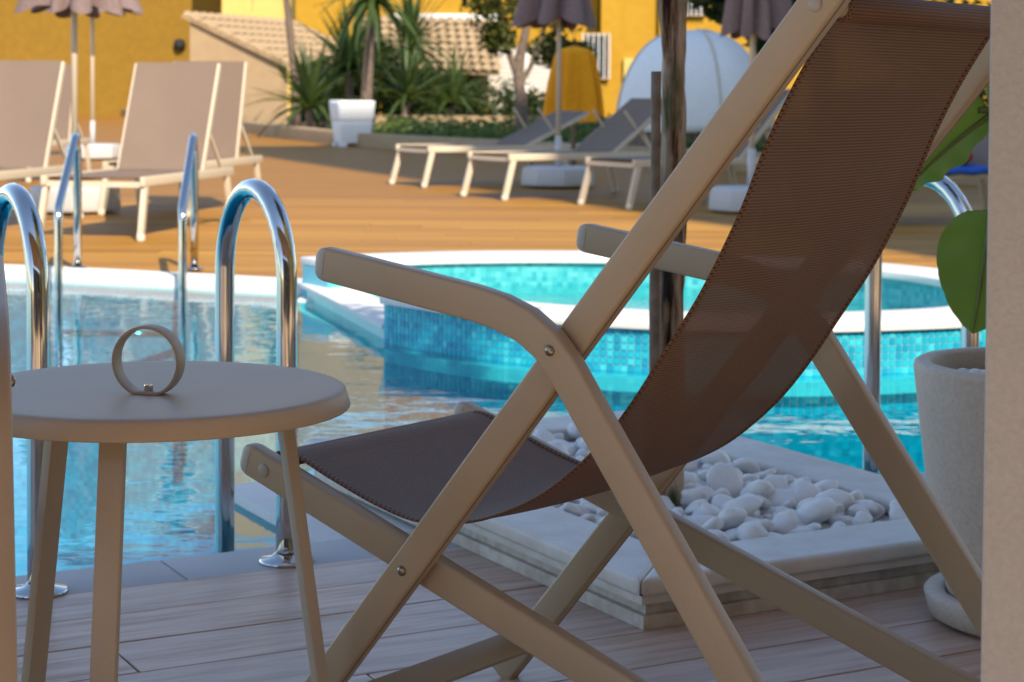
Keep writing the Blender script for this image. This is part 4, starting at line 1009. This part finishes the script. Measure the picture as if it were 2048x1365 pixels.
# yellow apartment building
ap = empty('yellow_building', (2, 56, 0)); tag(ap, 'tall yellow building with white trim and barred windows behind the garden', 'building')
bpart(ap, MB().box((-7.35, 58, 6.2), (2.2, 4, 12.6)), 'stair_tower', 'paleyellow')
bpart(ap, MB().box((-1.9, 57, 4.6), (8.7, 3, 9.4)), 'wall', 'yellow')
bpart(ap, MB().box((8.2, 56.5, 4.1), (11.4, 4, 8.4)), 'wall', 'yellow')
bpart(ap, MB().box((4.3, 54.38, 3.9), (.35, .25, 7.9)), 'pilaster', 'yellow'); bpart(ap, MB().box((3.45, 54.42, 1.05), (.62, .16, 1.5)), 'sunlit_patch', 'paleyellow')  # paler panel paints a sunlit patch on the yellow wall
bpart(ap, MB().box((-1.9, 55.44, 2.95), (3.2, .12, .22)), 'trim', 'white_paint'); bpart(ap, MB().box((-1.9, 55.42, 9.1), (8.7, .2, .35)), 'cornice', 'white_paint'); bpart(ap, MB().box((8.2, 54.4, 8.1), (11.4, .24, .4)), 'cornice', 'white_paint')
def barred(x, y, z, w2, h):
    f = bpart(ap, MB().box((x, y, z), (w2, .14, h)), 'window', 'cream'); loc = Vector(ap.location)
    def sub(m, nm, mt): o = m.build(nm, mt, f); return o
    sub(MB().box((x, y-.05, z), (w2-.14, .1, h-.14)), 'pane', 'glass')
    n = int(w2/.13)
    for i in range(n+1): sub(MB().box((x-w2/2+w2*i/n, y-.14, z), (.025, .025, h)), 'bar', 'white_paint')
for (x, y, z, w2, h) in ((2.35, 54.4, 1.85, .75, 1.3), (4.95, 54.4, 3.6, .95, 1.2), (7.4, 54.4, 3.4, 1.2, 1.4), (10, 54.4, 3.4, 1.2, 1.4), (7.4, 54.4, 6.6, 1.2, 1.4), (4.95, 54.4, 6.6, 1.2, 1.4), (-4.3, 55.45, 5.2, 1.1, 1.4), (-1.9, 55.45, 5.2, 1.1, 1.4), (.6, 55.45, 5.2, 1.1, 1.4), (-7.3, 55.95, 5.6, .8, 1.2)): barred(x, y, z, w2, h)
# white louvred screen
ls = empty('louvred_screen', (.3, 47.0, 0)); tag(ls, 'white horizontal louvred screen behind the small garden tree', 'screen')
for x in (-.75, .35, 1.35): bpart(ls, MB().box((x+.0, 47.05, 1.0), (.08, .1, 1.9)), 'post', 'white_paint')
sl0 = None
for i in range(15):
    for cx, wd in ((-.2, 1.0), (.85, .9)):
        o = MB().box((0, 0, 0), (wd, .03, .095), Matrix.Rotation(R(28), 3, 'X')).build('slat', 'white_paint', ls); o.location = (cx-.3, .03, .30+i*.115)
# left apartment beyond the mustard wall
ab = empty('cream_building', (-20, 78, 0)); tag(ab, 'pale building beyond the mustard wall', 'building'); bpart(ab, MB().box((-14.5, 78, 8.0), (5.5, 6, 16.4)), 'wall', 'cream')
for fl2 in range(5):
    for i in range(2):
        f = bpart(ab, MB().box((-15.9+i*2.8, 74.98, 2.4+fl2*3), (1.3, .1, 1.5)), 'window', 'white_paint'); MB().box((-15.9+i*2.8, 74.94, 2.4+fl2*3), (1.1, .08, 1.3)).build('pane', 'glass', f)
